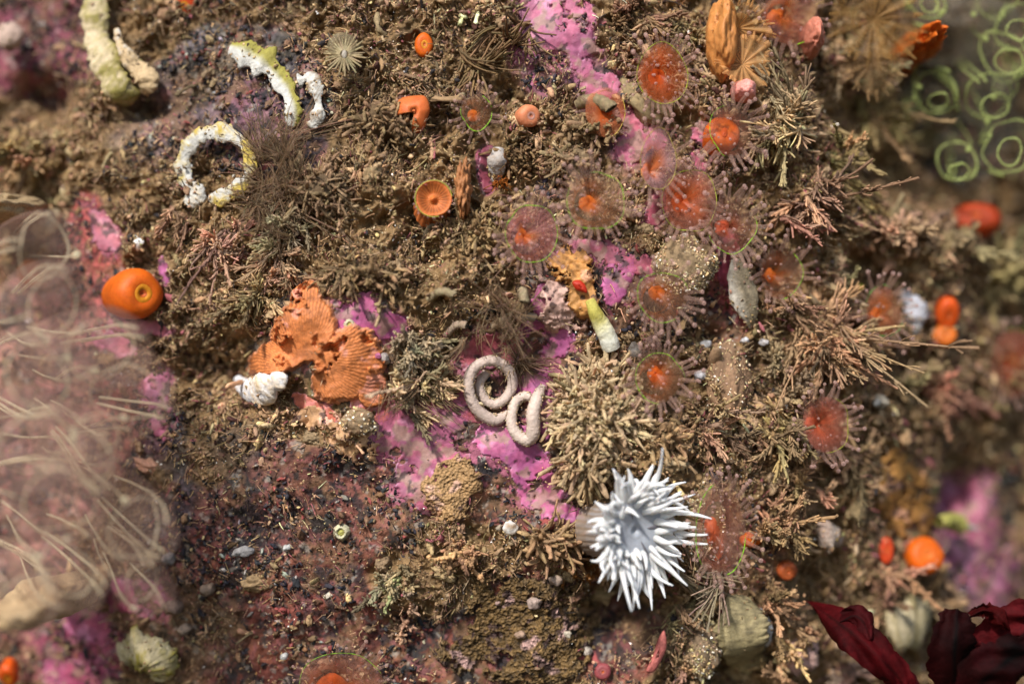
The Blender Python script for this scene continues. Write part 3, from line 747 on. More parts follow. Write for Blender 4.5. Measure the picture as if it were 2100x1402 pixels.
BR = (0.36, 0.24, 0.13); BG = (0.43, 0.30, 0.18); DK = (0.27, 0.17, 0.085)
TG = "bushy brown tufts on the rock"
TUFTS = [
 # px, py, dir, label, kwargs
 (1595, 245, (0.5, 0.8), "broad brown tuft with pale fingers below the orange translucent tubes", dict(n=130, L=1.15, r=0.033, color=BG, spread=0.65)),
 (1735, 130, (0.8, -0.3), "brown tuft beside the amber translucent anemone, its tips pointing up", dict(n=80, L=0.9, r=0.035, color=BG)),
 (1770, 225, (0.9, 0.1), "brown finger tuft at the left edge of the green ringed squirts", dict(n=90, L=0.95, r=0.035, color=BG)),
 (1850, 285, (1, 0.1), "lowest brown tuft pointing at the green ringed squirts", dict(n=80, L=0.85, r=0.036, color=BG, spread=0.4)),
 (1650, 400, (0.3, 0.6), "brown tuft above the faint jewel anemone with green traces", dict(n=90, L=0.85, r=0.035, color=BR)),
 (1700, 330, (0.2, 0.7), "shaggy brown tuft hanging under the broad pale fingered one", dict(n=90, L=0.8, r=0.035, color=BR)),
 (1600, 620, (0.5, 0.6), "brown tuft right of the long grey shell", dict(n=80, L=0.8, r=0.03, color=BR)),
 (1690, 560, (0.9, -0.3), "small tuft with curved pale fingers above the biggest right hand bush", dict(n=70, L=0.7, r=0.03, color=BG)),
 (1680, 645, (0.55, 0.75), "largest fan shaped bush on the right, its long fingers trailing down and right", dict(n=190, L=1.35, r=0.028, color=BG, spread=0.55)),
 (1830, 470, (0.7, 0.3), "blurred brown ledge of lobed growth below the green ringed squirts", dict(n=90, L=0.9, r=0.06, color=BR, spread=0.9)),
 (1930, 500, (0.7, 0.5), "blurred brown lobed growth left of the dark red orange ball", dict(n=90, L=0.9, r=0.07, color=BR, spread=0.9)),
 (2040, 560, (0.2, 0.8), "blurred brown drooping growth at the right edge of the picture", dict(n=90, L=1.0, r=0.07, color=BR, spread=0.8)),
 (2050, 760, (-0.5, 0.5), "soft brown growth at the right edge left of the faint red anemone", dict(n=80, L=0.9, r=0.07, color=DK, spread=0.9)),
 (1945, 800, (-0.2, 0.9), "brown growth below the two stacked orange anemones", dict(n=90, L=0.9, r=0.055, color=BR, spread=0.8)),
 (1830, 770, (0.1, 0.9), "brown lobes between the largest right hand bush and the stacked orange anemones", dict(n=80, L=0.75, r=0.05, color=BR, spread=0.8)),
 (1600, 790, (0.7, -0.1), "knobbly brown branch right of the sandy brown sac", dict(n=60, L=0.7, r=0.04, color=BR)),
 (1590, 880, (0.8, 0.5), "ragged brown tuft left of the salmon jewel anemone", dict(n=100, L=0.75, r=0.032, color=BR)),
 (1450, 870, (0.8, 0.5), "beige feathery tuft right of the cream bushy colony", dict(n=110, L=0.85, r=0.025, color=BG, spread=0.5)),
 (1620, 985, (0.7, 0.1), "twiggy brown tuft below the salmon jewel anemone", dict(n=90, L=0.85, r=0.032, color=BR)),
 (1590, 1065, (0.6, 0.2), "brown twiggy tuft between the knobbed clear anemone and the white scrap", dict(n=90, L=0.8, r=0.034, color=BR)),
 (1750, 960, (0.3, 0.4), "brown twigs left of the amber ochre patch", dict(n=70, L=0.7, r=0.036, color=BR)),
 (1540, 1230, (0.5, -0.2), "sandy brown lobes right of the knobbed clear anemone", dict(n=70, L=0.5, r=0.045, color=BR)),
 (1600, 1310, (0.4, 0.4), "beige lobed growth between the oval greenish shell and the red weed", dict(n=90, L=0.7, r=0.05, color=BG, spread=0.9)),
 (1730, 1380, (0.5, -0.3), "pale branched fan at the bottom edge under the red weed", dict(n=90, L=0.9, r=0.03, color=(0.36, 0.24, 0.18), spread=0.4)),
 (1790, 1185, (0.5, 0.2), "brown lobes under the two round orange anemones", dict(n=80, L=0.7, r=0.045, color=BR, spread=0.8)),
 (1900, 1215, (0.5, 0.0), "brown lobes above the red weed at the lower right", dict(n=90, L=0.7, r=0.045, color=BR, spread=0.8)),
 (1440, 1170, (0.3, 0.7), "tangle of thin pale threads at the lower right of the white anemone", dict(hair=True, n=60, L=0.75, r=0.018, color=(0.42, 0.33, 0.22), spread=0.35, curl=0.5)),
 (1270, 1270, (-0.1, 0.9), "pale root like threads hanging in the dark hollow under the white anemone", dict(hair=True, n=22, L=0.75, r=0.016, color=(0.42, 0.32, 0.2), spread=0.25, out=0.2)),
 (1390, 1260, (0.3, 0.7), "brown stringy tuft right of the dark hollow", dict(n=70, L=0.8, r=0.02, color=BR, spread=0.4)),
 (1420, 1350, (0.2, 0.3), "sandy brown lobes left of the oval greenish shell", dict(n=90, L=0.6, r=0.04, color=BR, spread=0.9)),
 # left
 (520, 590, (-0.1, 0.95), "tuft of curled pale tipped fingers above the dark hollow left of the orange fan", dict(n=95, L=0.95, r=0.032, color=(0.34, 0.24, 0.14), spread=0.45, tipc=1.5)),
 (470, 500, (-0.3, 0.6), "soft brown tuft below the chalky ring", dict(n=110, L=0.8, r=0.028, color=BG, spread=0.7)),
 (560, 540, (0.4, 0.2), "soft brown tuft right of the curled pale tipped fingers", dict(n=110, L=0.8, r=0.022, color=BG, spread=0.6)),
 (600, 470, (-0.5, -0.2), "loose brown tuft between the fuzzy hairs and the central turf", dict(n=90, L=0.7, r=0.024, color=BG, spread=0.7)),
 (400, 440, (-0.2, 0.6), "small brown tuft hanging from the foot of the chalky ring", dict(n=60, L=0.55, r=0.028, color=BG)),
 (60, 300, (0.2, 0.2), "blurred brown tuft at the left edge above the clear squirts", dict(n=80, L=0.8, r=0.06, color=BR, spread=0.9)),
 (820, 1265, (0.2, 0.4), "beige ruffled scrap sticking out above a black shadow at the bottom", dict(n=55, L=0.42, r=0.045, color=(0.42, 0.30, 0.18), spread=0.8)),
 (930, 1110, (0.0, 0.8), "beige lobed clump above the dark hole left of the white anemone", dict(n=70, L=0.5, r=0.05, color=(0.38, 0.27, 0.14), spread=0.6)),
 (790, 1190, (-0.1, 0.3), "crumbly beige clump in the red rock at the lower left of centre", dict(n=70, L=0.5, r=0.04, color=(0.36, 0.26, 0.16), spread=0.9)),
 (1060, 60, (-0.5, 0.3), "brown feathery fan over the top pink crust", dict(hair=True, n=80, L=0.9, r=0.022, color=DK, spread=0.45, mat=None)),
 (970, 140, (0.3, 0.6), "brown feathery growth right of the small orange button anemone", dict(hair=True, n=80, L=0.75, r=0.024, color=DK, spread=0.6)),
 (1300, 30, (0.0, 0.3), "dark brown growth at the top edge left of the orange translucent tubes", dict(n=80, L=0.7, r=0.035, color=DK, spread=0.9)),
 (1420, 60, (0.2, 0.5), "brown lobes between the topmost orange jewel anemone and the translucent tubes", dict(n=80, L=0.6, r=0.035, color=BR, spread=0.8)),
 (1450, 180, (0.2, 0.5), "brown lobes at the right of the topmost orange jewel anemone", dict(n=70, L=0.6, r=0.033, color=BR, spread=0.8)),
 (870, 790, (0.2, 0.6), "soft beige silty lump left of the round egg coil", dict(n=150, L=0.6, r=0.034, color=(0.46, 0.34, 0.21), spread=0.9)),
 (840, 700, (0.2, 0.5), "soft beige silty lump above the lump left of the egg coil", dict(n=140, L=0.55, r=0.036, color=(0.44, 0.33, 0.21), spread=0.9)),
]
for i, (px, py, d, lab, kw) in enumerate(TUFTS):
    tuft("bushy_tuft", px, py, d, lab, seed=i * 13, group=TG, **kw)

# fuzzy translucent hairs
HG = "fuzzy patches of fine hydroid hairs"
for px, py, d, n, L, lab in [
    (560, 350, (0.5, -0.5), 380, 0.9, "fuzzy brown hairs spreading right of the chalky ring"),
    (560, 420, (0.5, 0.0), 380, 0.9, "fuzzy brown hairs lower right of the chalky ring"),
    (840, 760, (0.4, 0.5), 200, 0.7, "fine fuzz over the silty lump left of the egg coil"),
    (1020, 640, (0.0, 0.6), 260, 0.7, "pinkish fine fuzz above the round egg coil"),
    (1060, 740, (0.2, 0.6), 90, 0.6, "small grey wisps touching the right side of the round egg coil"),
    (1020, 385, (0.2, -0.7), 70, 0.45, "rusty red and gold wisp left of the front jewel anemone")]:
    tuft("fine_hydroid", px, py, d, lab, "hydroid", n=n, L=L, r=0.010, spread=0.55, color=(0.30, 0.20, 0.12) if n != 70 else (0.38, 0.12, 0.02),
         mat=M_hair if n > 100 else M_tuft, fork=1, out=0.8, group=HG, base_r=0.3 if n > 100 else 0.06, curl=0.4, hair=True)

# ---------------------------------------------------------------- cream bushy colony with finger lobes, each colony one thing
def finger_colony(px, py, rx, ry, n_, L, r, color, label, center_dir=(0, 0), seed=1, out=1.0, mat=None, name="finger_bryozoan", off=0.1, rad=1.0, dome=0.35):
    g = rs(seed); m = MB(); n = int(n_ * 1.6)
    a = g.uniform(0, 2 * math.pi, n); q = np.sqrt(g.uniform(0, 1, n))
    ux, uy = np.cos(a) * q, np.sin(a) * q
    P0 = np.array([at(px + rx * x_, py + ry * y_, off + dome * (1 - q_ * q_)) for x_, y_, q_ in zip(ux, uy, q)])
    dd = np.stack([ux * rad + center_dir[0], -out * (1.15 - q), -uy * rad - center_dir[1]], -1) + g.normal(0, 0.6, (n, 3))
    dd /= np.linalg.norm(dd, axis=1, keepdims=True)
    Ln = L * 0.85 * g.uniform(0.45, 1.25, n); K = 7; t = np.linspace(0, 1, K)
    cu = g.normal(0, 0.5, (n, 3))
    P = P0[:, None] + dd[:, None] * (Ln[:, None] * t)[..., None] + cu[:, None] * (Ln[:, None] * t * t)[..., None]
    P += g.normal(0, r * 0.14, P.shape)
    R_ = r * g.uniform(0.7, 1.25, (n, 1)) * np.array((0.8, 0.85, 0.95, 1.05, 1.15, 1.1, 0.85))[None] * g.uniform(0.72, 1.28, (n, K))
    V, F = tubes(P, R_, 7, squash=0.5, rg=g); V = V + g.normal(0, r * 0.16, V.shape)
    c0 = jit(color, n, 0.14, g)
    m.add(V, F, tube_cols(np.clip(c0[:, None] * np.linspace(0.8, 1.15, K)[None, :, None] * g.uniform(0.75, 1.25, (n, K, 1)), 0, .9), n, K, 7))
    q = n * 4; w2 = g.integers(0, n, q); s_ = np.exp(g.normal(-3.9, 0.35, q))
    scatter(m, crumbs1, P[w2, g.integers(1, K, q)] + g.normal(0, r * 0.8, (q, 3)), np.stack([s_, s_ * .8, s_ * .6], -1), np.clip(c0[w2] * g.uniform(.7, 1.6, (q, 1)), 0, .9), g)
    b = at(px, py)
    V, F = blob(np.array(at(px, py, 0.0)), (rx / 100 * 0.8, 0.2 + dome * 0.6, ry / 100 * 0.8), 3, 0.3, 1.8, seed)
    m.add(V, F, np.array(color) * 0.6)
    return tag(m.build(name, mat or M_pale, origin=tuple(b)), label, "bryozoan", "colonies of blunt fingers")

CR = (0.66, 0.49, 0.29)
finger_colony(1225, 850, 88, 98, 520, 0.36, 0.038, CR, "large cream bushy colony of blunt fingers above the white anemone", seed=3)
finger_colony(1195, 955, 45, 35, 80, 0.48, 0.042, (0.525, 0.372, 0.211), "cream blunt fingers hanging below the large cream colony", (0, 1.0), seed=5)
finger_colony(1130, 1110, 60, 30, 80, 0.46, 0.04, (0.525, 0.335, 0.176), "beige fingers pointing right towards the base of the white anemone", (1.2, 0.2), seed=6)
finger_colony(1220, 255, 60, 18, 61, 0.24, 0.043, (0.378, 0.251, 0.132), "sandy fingers lying across the half hidden orange anemone", (-1.2, 0.4), seed=8, off=0.35)
finger_colony(1180, 340, 50, 40, 78, 0.27, 0.040, (0.399, 0.270, 0.150), "beige knobbly fingers above the second jewel anemone from the centre", (0, 0.4), seed=9)
finger_colony(1060, 330, 45, 40, 74, 0.24, 0.031, (0.315, 0.195, 0.097), "brown knobbly fingers between the peach anemone and the front jewel anemone", (0, 0.6), seed=10)
finger_colony(985, 480, 60, 45, 102, 0.29, 0.034, (0.441, 0.298, 0.150), "beige lobes left of the front jewel anemone", (0.2, -0.5), seed=11)
finger_colony(1380, 900, 50, 40, 60, 0.34, 0.04, (0.441, 0.288, 0.150), "beige crumbly lobes above the top tentacles of the white anemone", (0.5, 0.3), seed=12)
finger_colony(780, 250, 70, 50, 85, 0.27, 0.037, (0.357, 0.233, 0.123), "brown lobes left of the little orange flap", (0.2, 0.4), seed=14)
finger_colony(660, 390, 60, 50, 102, 0.30, 0.031, (0.347, 0.233, 0.132), "brown lobes in the turf left of the orange cup anemone", (0.1, 0.5), seed=15)
finger_colony(740, 560, 90, 30, 102, 0.29, 0.031, (0.378, 0.251, 0.132), "brown lobes above the ragged pink crust and orange fan", (0.4, 0.4), seed=16)

# silty worm tubes
def open_tube(px0, py0, px1, py1, r, color, label, lift=0.35, seed=0, bend=0.12, name="silt_tube"):
    g = rs(seed); a = np.array(at(px0, py0, 0.15)); b = np.array(at(px1, py1, lift))
    t = np.linspace(0, 1, 18)[:, None]
    P = a + (b - a) * t + np.sin(t * math.pi) * np.array((0, -bend, bend)) + g.normal(0, 0.008, (18, 3))
    R_ = r * (1 + g.normal(0, 0.06, 18)) * np.linspace(0.85, 1.1, 18)
    V, F = tubes(P, R_, 14, cap=False, rg=g)
    V = V + g.normal(0, r * 0.05, V.shape)
    m = MB(); m.add(V, F, jit(color, len(V), 0.12, g))
    # the inner wall of the mouth
    Pi = P[-1:] + (P[-6:] - P[-1:])[::-1]; V, F = tubes(Pi, R_[-6:][::-1] * np.linspace(1.0, 0.55, 6), 14, cap=False, ref=None, rg=rs(seed)); 
    m.add(V, F, np.array(color) * 0.35)
    return tag(m.build(name, M_pale, origin=tuple(a)), label, "worm tube", "silty tubes")
open_tube(1010, 668, 1098, 652, 0.085, (0.46, 0.35, 0.24), "longest silty tube, lying just above the round egg coil", seed=1)
open_tube(915, 690, 958, 668, 0.075, (0.46, 0.34, 0.24), "stubby silty tube left of the longest one", seed=2)
open_tube(1070, 600, 1076, 620, 0.095, (0.42, 0.33, 0.2), "short upright silty tube with a round hole above the longest one", seed=3, lift=0.6)
open_tube(880, 615, 930, 605, 0.08, (0.40, 0.31, 0.18), "silty tube in the turf upper left of the tubes above the egg coil", seed=4)
open_tube(1185, 215, 1255, 222, 0.13, (0.36, 0.27, 0.15), "thick sandy stub pointing at the half hidden orange anemone", seed=5, lift=0.8)

# ---------------------------------------------------------------- jewel anemones
def tentacle_mesh(name, L, r, tip, seed, col_sh, col_tip):
    g = rs(seed); K = 9; t = np.linspace(0, 1, K)
    bend = g.normal(0, 0.12, 3) * L; bend[2] = 0
    P = np.stack([bend[0] * t * t, bend[1] * t * t, L * t], -1)
    R_ = r * np.linspace(1.35, 0.75, K) * (1 + 0.12 * np.sin(t * 26 + seed))
    V, F = tubes(P, R_, 8, rg=g)
    m = MB(); m.add(V, F, np.tile(np.array(col_sh), (len(V), 1)) * g.uniform(0.8, 1.2, (len(V), 1)))
    sh = m.mesh(name, (0, 0, 0), [M_tent])
    V, F = blob(P[-1] + np.array((0, 0, tip * 0.5)), (tip, tip, tip * 0.92), 2, 0.04, 2, seed)
    m2 = MB(); m2.add(V, F, col_tip)
    return sh, m2.mesh("knob", (0, 0, 0), [M_tip])
SH = (0.52, 0.33, 0.26); TP = (0.68, 0.46, 0.40)
TENT = [tentacle_mesh("tentacle", 0.30 + 0.04 * (i % 3), 0.036, 0.047, i, SH, TP) for i in range(6)]
SMALL = [tentacle_mesh("tentacle", 0.035 + 0.015 * i, 0.012, 0.026, 20 + i, SH, TP) for i in range(3)]

def place_tent(parent, pos, dirv, scale, templ, g):
    sh, kb = templ[g.integers(0, len(templ))]
    R = frame(dirv); a = g.uniform(0, 6.28)
    R = R @ np.array([[math.cos(a), -math.sin(a), 0], [math.sin(a), math.cos(a), 0], [0, 0, 1]])
    M = Matrix.Translation(Vector(pos) - Vector(ABS[parent.name])) @ Matrix([list(r_) for r_ in R]).to_4x4() @ Matrix.Scale(float(scale), 4)
    o = bpy.data.objects.new("tentacle", sh); C.objects.link(o); o.parent = parent; o.matrix_basis = M
    k = bpy.data.objects.new("knob", kb); C.objects.link(k); k.parent = o
    return o

JG = "jewel anemones with knobbed tentacles"
def jewel(px, py, rx, ry, label, body=(0.56, 0.13, 0.016), disc=(0.45, 0.21, 0.13), rim=(0.186, 0.360, 0.019), axis=(0.15, 0.0), n=34, nin=16,
          mouth=(-0.25, 0.1), seed=0, height=0.55, off=0.30, tl=1.0, arcs=((0.0, 1.0),), dalpha=1.0, stripe=0.35, colshift=(-0.3, 0.15), ringa=1.0, group=JG, fill=0.6):
    g = rs(seed + int(px)); R0 = (rx + ry) / 200.0
    top = np.array(at(px, py, off + height))
    sc = (CAM_D + top[1]) / CAM_D
    R0 *= sc; k = rx / ry
    base = np.array(at(px + colshift[0] * rx, py + colshift[1] * ry, -0.05))
    t = thing("jewel_anemone", tuple(base), label, "anemone", group)
    n_ = Vector((axis[0], -1, -axis[1])).normalized(); FR = frame(n_)
    ex = FR[:, 0] * math.sqrt(k); ey = FR[:, 1] / math.sqrt(k); ez = FR[:, 2]
    seg = 56; a = np.arange(seg) / seg * 2 * math.pi
    outl = 1 + 0.10 * n2(np.cos(a) * 1.4 + seed * 3, np.sin(a) * 1.7, seed) + 0.02 * np.sin(3 * a + seed)
    def ring(r, h, c0=np.zeros(3)):
        return top + c0 + (np.cos(a) * outl * r)[:, None] * ex * R0 + (np.sin(a) * outl * r)[:, None] * ey * R0 + ez * h
    # column
    rows = []; cols = []
    nn = 12
    for i in range(nn):
        u = i / (nn - 1)
        rad = 0.50 + 0.10 * math.sin(u * 3.1) + 0.45 * u ** 3
        c = base * (1 - u) + (top) * u
        rows.append(c + (np.cos(a) * rad * (1 + (outl - 1) * u))[:, None] * ex * R0 + (np.sin(a) * rad * (1 + (outl - 1) * u))[:, None] * ey * R0)
        cc = np.array(body) * (1 - 0.25 * u) + np.array(disc) * 0.25 * u
        al = 1.15 - 0.95 * u ** 1.2
        cols.append(np.concatenate([np.tile(cc, (seg, 1)) * (1 + 0.10 * np.sin(a * 12 + seed))[:, None], np.full((seg, 1), al) * (0.75 - 0.45 * np.cos(a + 0.4))[:, None]], 1))
    def grid(rows, cols):
        kk, j = np.meshgrid(np.arange(len(rows) - 1), np.arange(seg), indexing='ij'); j2 = (j + 1) % seg
        F = np.stack([kk * seg + j, kk * seg + j2, (kk + 1) * seg + j2, (kk + 1) * seg + j], -1).reshape(-1, 4)
        return np.concatenate(rows), F, np.concatenate(cols)
    V, F, c = grid(rows, cols); MB().add(V, F, c).build("column", M_column, t)
    # oral disc: a shallow dish with fine radial stripes
    rows = []; cols = []
    mo = (ex * mouth[0] + ey * -mouth[1]) * R0 * 0.9
    nr = 12
    th = n2(np.cos(a * 1) * 14, np.sin(a) * 14, seed + 3) * 0.7 + 0.4 * np.sin(a * 24 + seed)
    for i in range(nr):
        u = i / (nr - 1)
        hh = -0.22 * R0 * (1 - u) + 0.16 * R0 * math.sin(u * math.pi) + 0.02
        rows.append(ring(max(u, 0.02), hh, mo * (1 - u)))
        cc = np.array(disc) * (1 + stripe * th[:, None] * (0.3 + 0.7 * math.sin(u * 2.6)))
        w = (1 - sstep(fill * 0.3, fill * 1.15, u + 0.22 * n2(np.cos(a) * 1.5 + seed, np.sin(a) * 1.5, seed + 12)[:, None])) * 0.9
        cc = cc * (1 - w) + np.array(body) * w
        cols.append(np.concatenate([np.clip(cc, 0.01, 0.95), dalpha * (1.15 - 0.45 * u) * (1 + 0.9 * w) * (1 + 0.6 * stripe * th[:, None]) * (1 + 0.45 * n2(np.cos(a) * 1.3 + seed, np.sin(a) * 1.3 + u, seed + 8))[:, None]], 1))
    V, F, c = grid(rows, cols); MB().add(V, F, c).build("oral_disc", M_disc, t)
    # mouth cone
    V, F = lathe([(0.26, -0.25), (0.17, -0.10), (0.10, -0.02), (0.05, 0.03), (0.02, 0.02), (0.0, 0.01)], 18, top + mo - ez * 0.26 * R0, np.array([ex, ey, ez]).T * (R0 * 1.2), 0.3, seed)
    MB().add(V, F, np.array(body) * np.array((1.15, 1.1, 1.1))).build("mouth", M_orange, t)
    # green line round the rim
    for a0, a1 in arcs:
        full = a1 - a0 > 0.99
        m_ = 96; aa = np.linspace(a0, a1, m_) * 2 * math.pi
        ol = np.interp(aa % (2 * math.pi), np.append(a, 2 * math.pi), np.append(outl, outl[0]))
        P = top + (np.cos(aa) * ol)[:, None] * ex * R0 * 1.005 + (np.sin(aa) * ol)[:, None] * ey * R0 * 1.005 + ez * 0.03
        rr = 0.0105 * (0.75 + 0.35 * n2(aa * 9, aa * 0, seed)) * (1 if full else 1) * np.clip(np.minimum(np.arange(m_), np.arange(m_)[::-1]) / 8 + (9 if full else 0.2), 0.2, 1)
        V, F = tubes(P, rr, 6, ref=ez, cap=not full)
        c = np.concatenate([np.tile(rim, (len(V), 1)) * (1 + 0.3 * n2(V[:, 0] * 6, V[:, 2] * 6, seed))[:, None] * 1.5, np.full((len(V), 1), ringa)], 1)
        MB().add(V, F, c).build("rim_line", M_green, t)
    # tentacles
    for i in range(n):
        row = i % 2
        aa = (i + g.uniform(-0.35, 0.35)) / n * 2 * math.pi
        e = math.cos(aa) * ex + math.sin(aa) * ey; e = e / np.linalg.norm(e)
        rr = 1.0 if row else 0.9
        pos = top + (math.cos(aa) * ex + math.sin(aa) * ey) * R0 * rr + ez * 0.0
        dv = e * g.uniform(0.7, 1.1) + ez * (g.uniform(0.0, 0.5) if row else g.uniform(0.3, 0.9)) + g.normal(0, 0.12, 3)
        place_tent(t, pos, dv, tl * g.uniform(0.65, 1.15), TENT, g)
    for i in range(nin):
        aa = g.uniform(0, 6.283); rr = g.uniform(0.25, 0.9)
        pos = top + mo * (1 - rr) + (math.cos(aa) * ex + math.sin(aa) * ey) * R0 * rr - ez * 0.05 * R0
        place_tent(t, pos, ez + g.normal(0, 0.25, 3), tl * g.uniform(0.8, 1.2), SMALL, g)
    return t

PKD = (0.62, 0.34, 0.28); BRD = (0.47, 0.31, 0.19); ORB = (0.484, 0.087, 0.012)
jewel(1088, 480, 52, 60, "front jewel anemone with pink disc and green ring, centre of the photo", fill=0.5, disc=(0.580, 0.259, 0.246), n=40, nin=26, seed=1, stripe=0.4)
jewel(1222, 412, 58, 59, "brownish jewel anemone with green ring and fine rays, right of the front pink one", disc=BRD, n=40, nin=22, seed=2, stripe=0.8, mouth=(-0.2, 0.05), dalpha=0.85, arcs=((0.0, 0.28), (0.42, 1.0)))
jewel(1358, 152, 50, 60, "topmost bright orange jewel anemone with yellow green ring", fill=1.15, body=(0.527, 0.075, 0.006), disc=(0.564, 0.211, 0.083), n=36, nin=26, seed=3, rim=(0.260, 0.290, 0.025), dalpha=0.8, mouth=(-0.1, 0))
jewel(1350, 328, 40, 62, "pale pink domed jewel anemone with a faint olive ring", disc=(0.580, 0.345, 0.348), n=22, nin=12, seed=4, rim=(0.279, 0.220, 0.062), dalpha=1.15, axis=(0.35, 0), mouth=(-0.4, 0.4))
jewel(1412, 412, 56, 64, "orange jewel anemone touching the lower right of the pale domed one", fill=0.95, body=(0.546, 0.093, 0.012), disc=(0.580, 0.267, 0.195), n=38, nin=24, seed=5, rim=(0.260, 0.290, 0.037), mouth=(-0.2, 0))
jewel(978, 232, 32, 36, "small dark orange jewel anemone with green ring above the cup shaped one", disc=(0.338, 0.211, 0.122), n=24, nin=9, seed=6, tl=0.75, stripe=0.7, dalpha=0.8, arcs=((0.05, 0.2), (0.45, 1.02)))
jewel(1358, 608, 52, 50, "jewel anemone with green ring under the sand coated ball", disc=(0.363, 0.229, 0.153), n=32, nin=16, seed=7, mouth=(-0.15, -0.2), dalpha=0.75, arcs=((0.05, 0.85),))
jewel(1352, 775, 52, 50, "lowest sharp jewel anemone with a bright orange body, right of the cream colony", body=(0.546, 0.099, 0.009), disc=(0.443, 0.259, 0.144), n=36, nin=18, seed=8, mouth=(-0.1, -0.2), dalpha=0.7, arcs=((0.0, 0.75),))
jewel(1500, 462, 50, 58, "faint pinkish jewel anemone overlapping the hot pink crust", disc=(0.363, 0.211, 0.153), n=30, nin=14, seed=9, dalpha=0.6, arcs=((0.55, 1.05),), body=(0.434, 0.081, 0.031))
jewel(1692, 872, 52, 58, "salmon jewel anemone with many short knobs on the right", fill=0.95, body=(0.465, 0.081, 0.025), disc=(0.564, 0.211, 0.153), n=34, nin=14, seed=10, rim=(0.223, 0.232, 0.031), axis=(0.3, 0), mouth=(-0.3, 0.0), arcs=((0.75, 1.2),))
jewel(1480, 1085, 50, 95, "clear pinkish jewel anemone with scattered white knobs right of the white anemone", disc=(0.499, 0.287, 0.224), n=44, nin=34, seed=11, dalpha=0.55, rim=(0.155, 0.377, 0.012), arcs=((0.30, 0.62), (0.78, 0.98)), tl=0.95, body=(0.446, 0.093, 0.031))
jewel(1500, 270, 46, 54, "jewel anemone with beaded tentacles over the smooth orange ball", disc=(0.363, 0.249, 0.185), n=30, nin=10, seed=12, dalpha=0.45, arcs=((0.3, 0.7),), body=(0.446, 0.081, 0.019))
jewel(1602, 560, 44, 52, "half hidden jewel anemone with green traces right of the long grey shell", disc=(0.338, 0.211, 0.144), n=24, nin=8, seed=13, dalpha=0.55, arcs=((0.75, 1.15),), mouth=(-0.4, 0.1))
jewel(702, 1402, 84, 62, "large blurred orange jewel anemone cut by the bottom edge", disc=(0.403, 0.191, 0.122), body=(0.403, 0.070, 0.012), n=26, nin=4, seed=14, tl=0.8, arcs=((0.05, 0.5),), rim=(0.155, 0.261, 0.025))
jewel(1812, 640, 40, 50, "orange jewel anemone with a green trace left of the white scrap", disc=(0.499, 0.191, 0.102), n=26, nin=8, seed=15, dalpha=0.8, arcs=((0.2, 0.45), (0.7, 0.95)), rim=(0.074, 0.232, 0.037))
jewel(2078, 745, 48, 70, "faint red orange jewel anemone at the right edge of the picture", disc=(0.484, 0.163, 0.102), n=24, nin=8, seed=16, dalpha=0.8, arcs=((0.1, 0.3),), body=(0.372, 0.058, 0.012))
jewel(1620, 30, 66, 60, "blurred salmon jewel anemone at the top beside the orange translucent tubes", disc=(0.499, 0.229, 0.185), n=26, nin=8, seed=17, dalpha=0.9, arcs=((0.8, 0.95),), axis=(0.4, 0.2))
jewel(1240, 232, 40, 50, "orange jewel anemone half hidden behind the thick sandy stub", body=(0.527, 0.093, 0.012), disc=(0.685, 0.211, 0.083), n=10, nin=2, seed=18, off=0.12, dalpha=1.5, stripe=0.1, arcs=((0.8, 1.1),), rim=(0.341, 0.244, 0.050), tl=0.7, mouth=(0.2, 0))

# ---------------------------------------------------------------- closed, smooth orange anemones
OG = "closed orange anemones without tentacles"
def barrel(px, py, r, label, color=(0.533, 0.099, 0.006), axis=(0.4, -0.1), length=1.0, ring=(0.558, 0.209, 0.012), seed=0, off=0.05, hole=(0.465, 0.093, 0.019), squash=1.0):
    R = r / 100.0; b = np.array(at(px - axis[0] * r * 0.6, py - axis[1] * r * 0.6, off - 0.25)); 
    n_ = Vector((axis[0], -1, -axis[1])).normalized(); FR = frame(n_)
    FR = FR @ np.diag((squash, 1 / squash, 1))
    t = thing("closed_anemone", tuple(b), label, "anemone", OG)
    L = length * R
    prof = [(0.80, 0.0), (0.84, 0.25), (0.94, 0.55), (1.0, 0.9), (0.99, 1.15), (0.90, 1.38), (0.72, 1.52), (0.5, 1.56), (0.36, 1.54)]
    V, F = lathe([(p[0] * R, p[1] * L) for p in prof], 48, b, FR, 0.06, seed)
    seg = 48; K = len(prof)
    c = np.tile(color, (K * seg, 1)) * (1 + 0.12 * n3(V[:, 0] * 5, V[:, 1] * 5, V[:, 2] * 5, seed))[:, None]
    MB().add(V, F, np.clip(c, 0, .95)).build("column", M_orange, t)
    prof = [(0.36, 1.54), (0.30, 1.555), (0.22, 1.55), (0.16, 1.52)]
    V, F = lathe([(p[0] * R, p[1] * L) for p in prof], 32, b, FR, 0.06, seed)
    MB().add(V, F, ring).build("mouth_ring", M_orange, t)
    prof = [(0.16, 1.52), (0.13, 1.51), (0.07, 1.49), (0.03, 1.46), (0.0, 1.45)]
    V, F = lathe([(p[0] * R, p[1] * L) for p in prof], 24, b, FR, 0.2, seed)
    MB().add(V, F, hole).build("mouth", M_orange, t)
    return t
barrel(272, 605, 54, "big smooth orange barrel on the left, standing on pink crust", axis=(0.75, -0.02), length=1.35, seed=1, off=0.45)
barrel(869, 96, 22, "small orange button with a yellow centre near the top", axis=(0.2, 0.0), length=0.9, seed=2, off=0.3, squash=0.85)
barrel(1080, 240, 24, "peach coloured anemone with a ragged pale opening", color=(0.527, 0.186, 0.087), ring=(0.496, 0.244, 0.186), hole=(0.465, 0.145, 0.074), axis=(0.5, 0.1), seed=3, off=0.3)
barrel(1474, 285, 38, "smooth orange ball low beside the pink crust edge", color=(0.496, 0.087, 0.006), axis=(0.3, -0.6), seed=4, off=0.25, ring=(0.496, 0.104, 0.012))
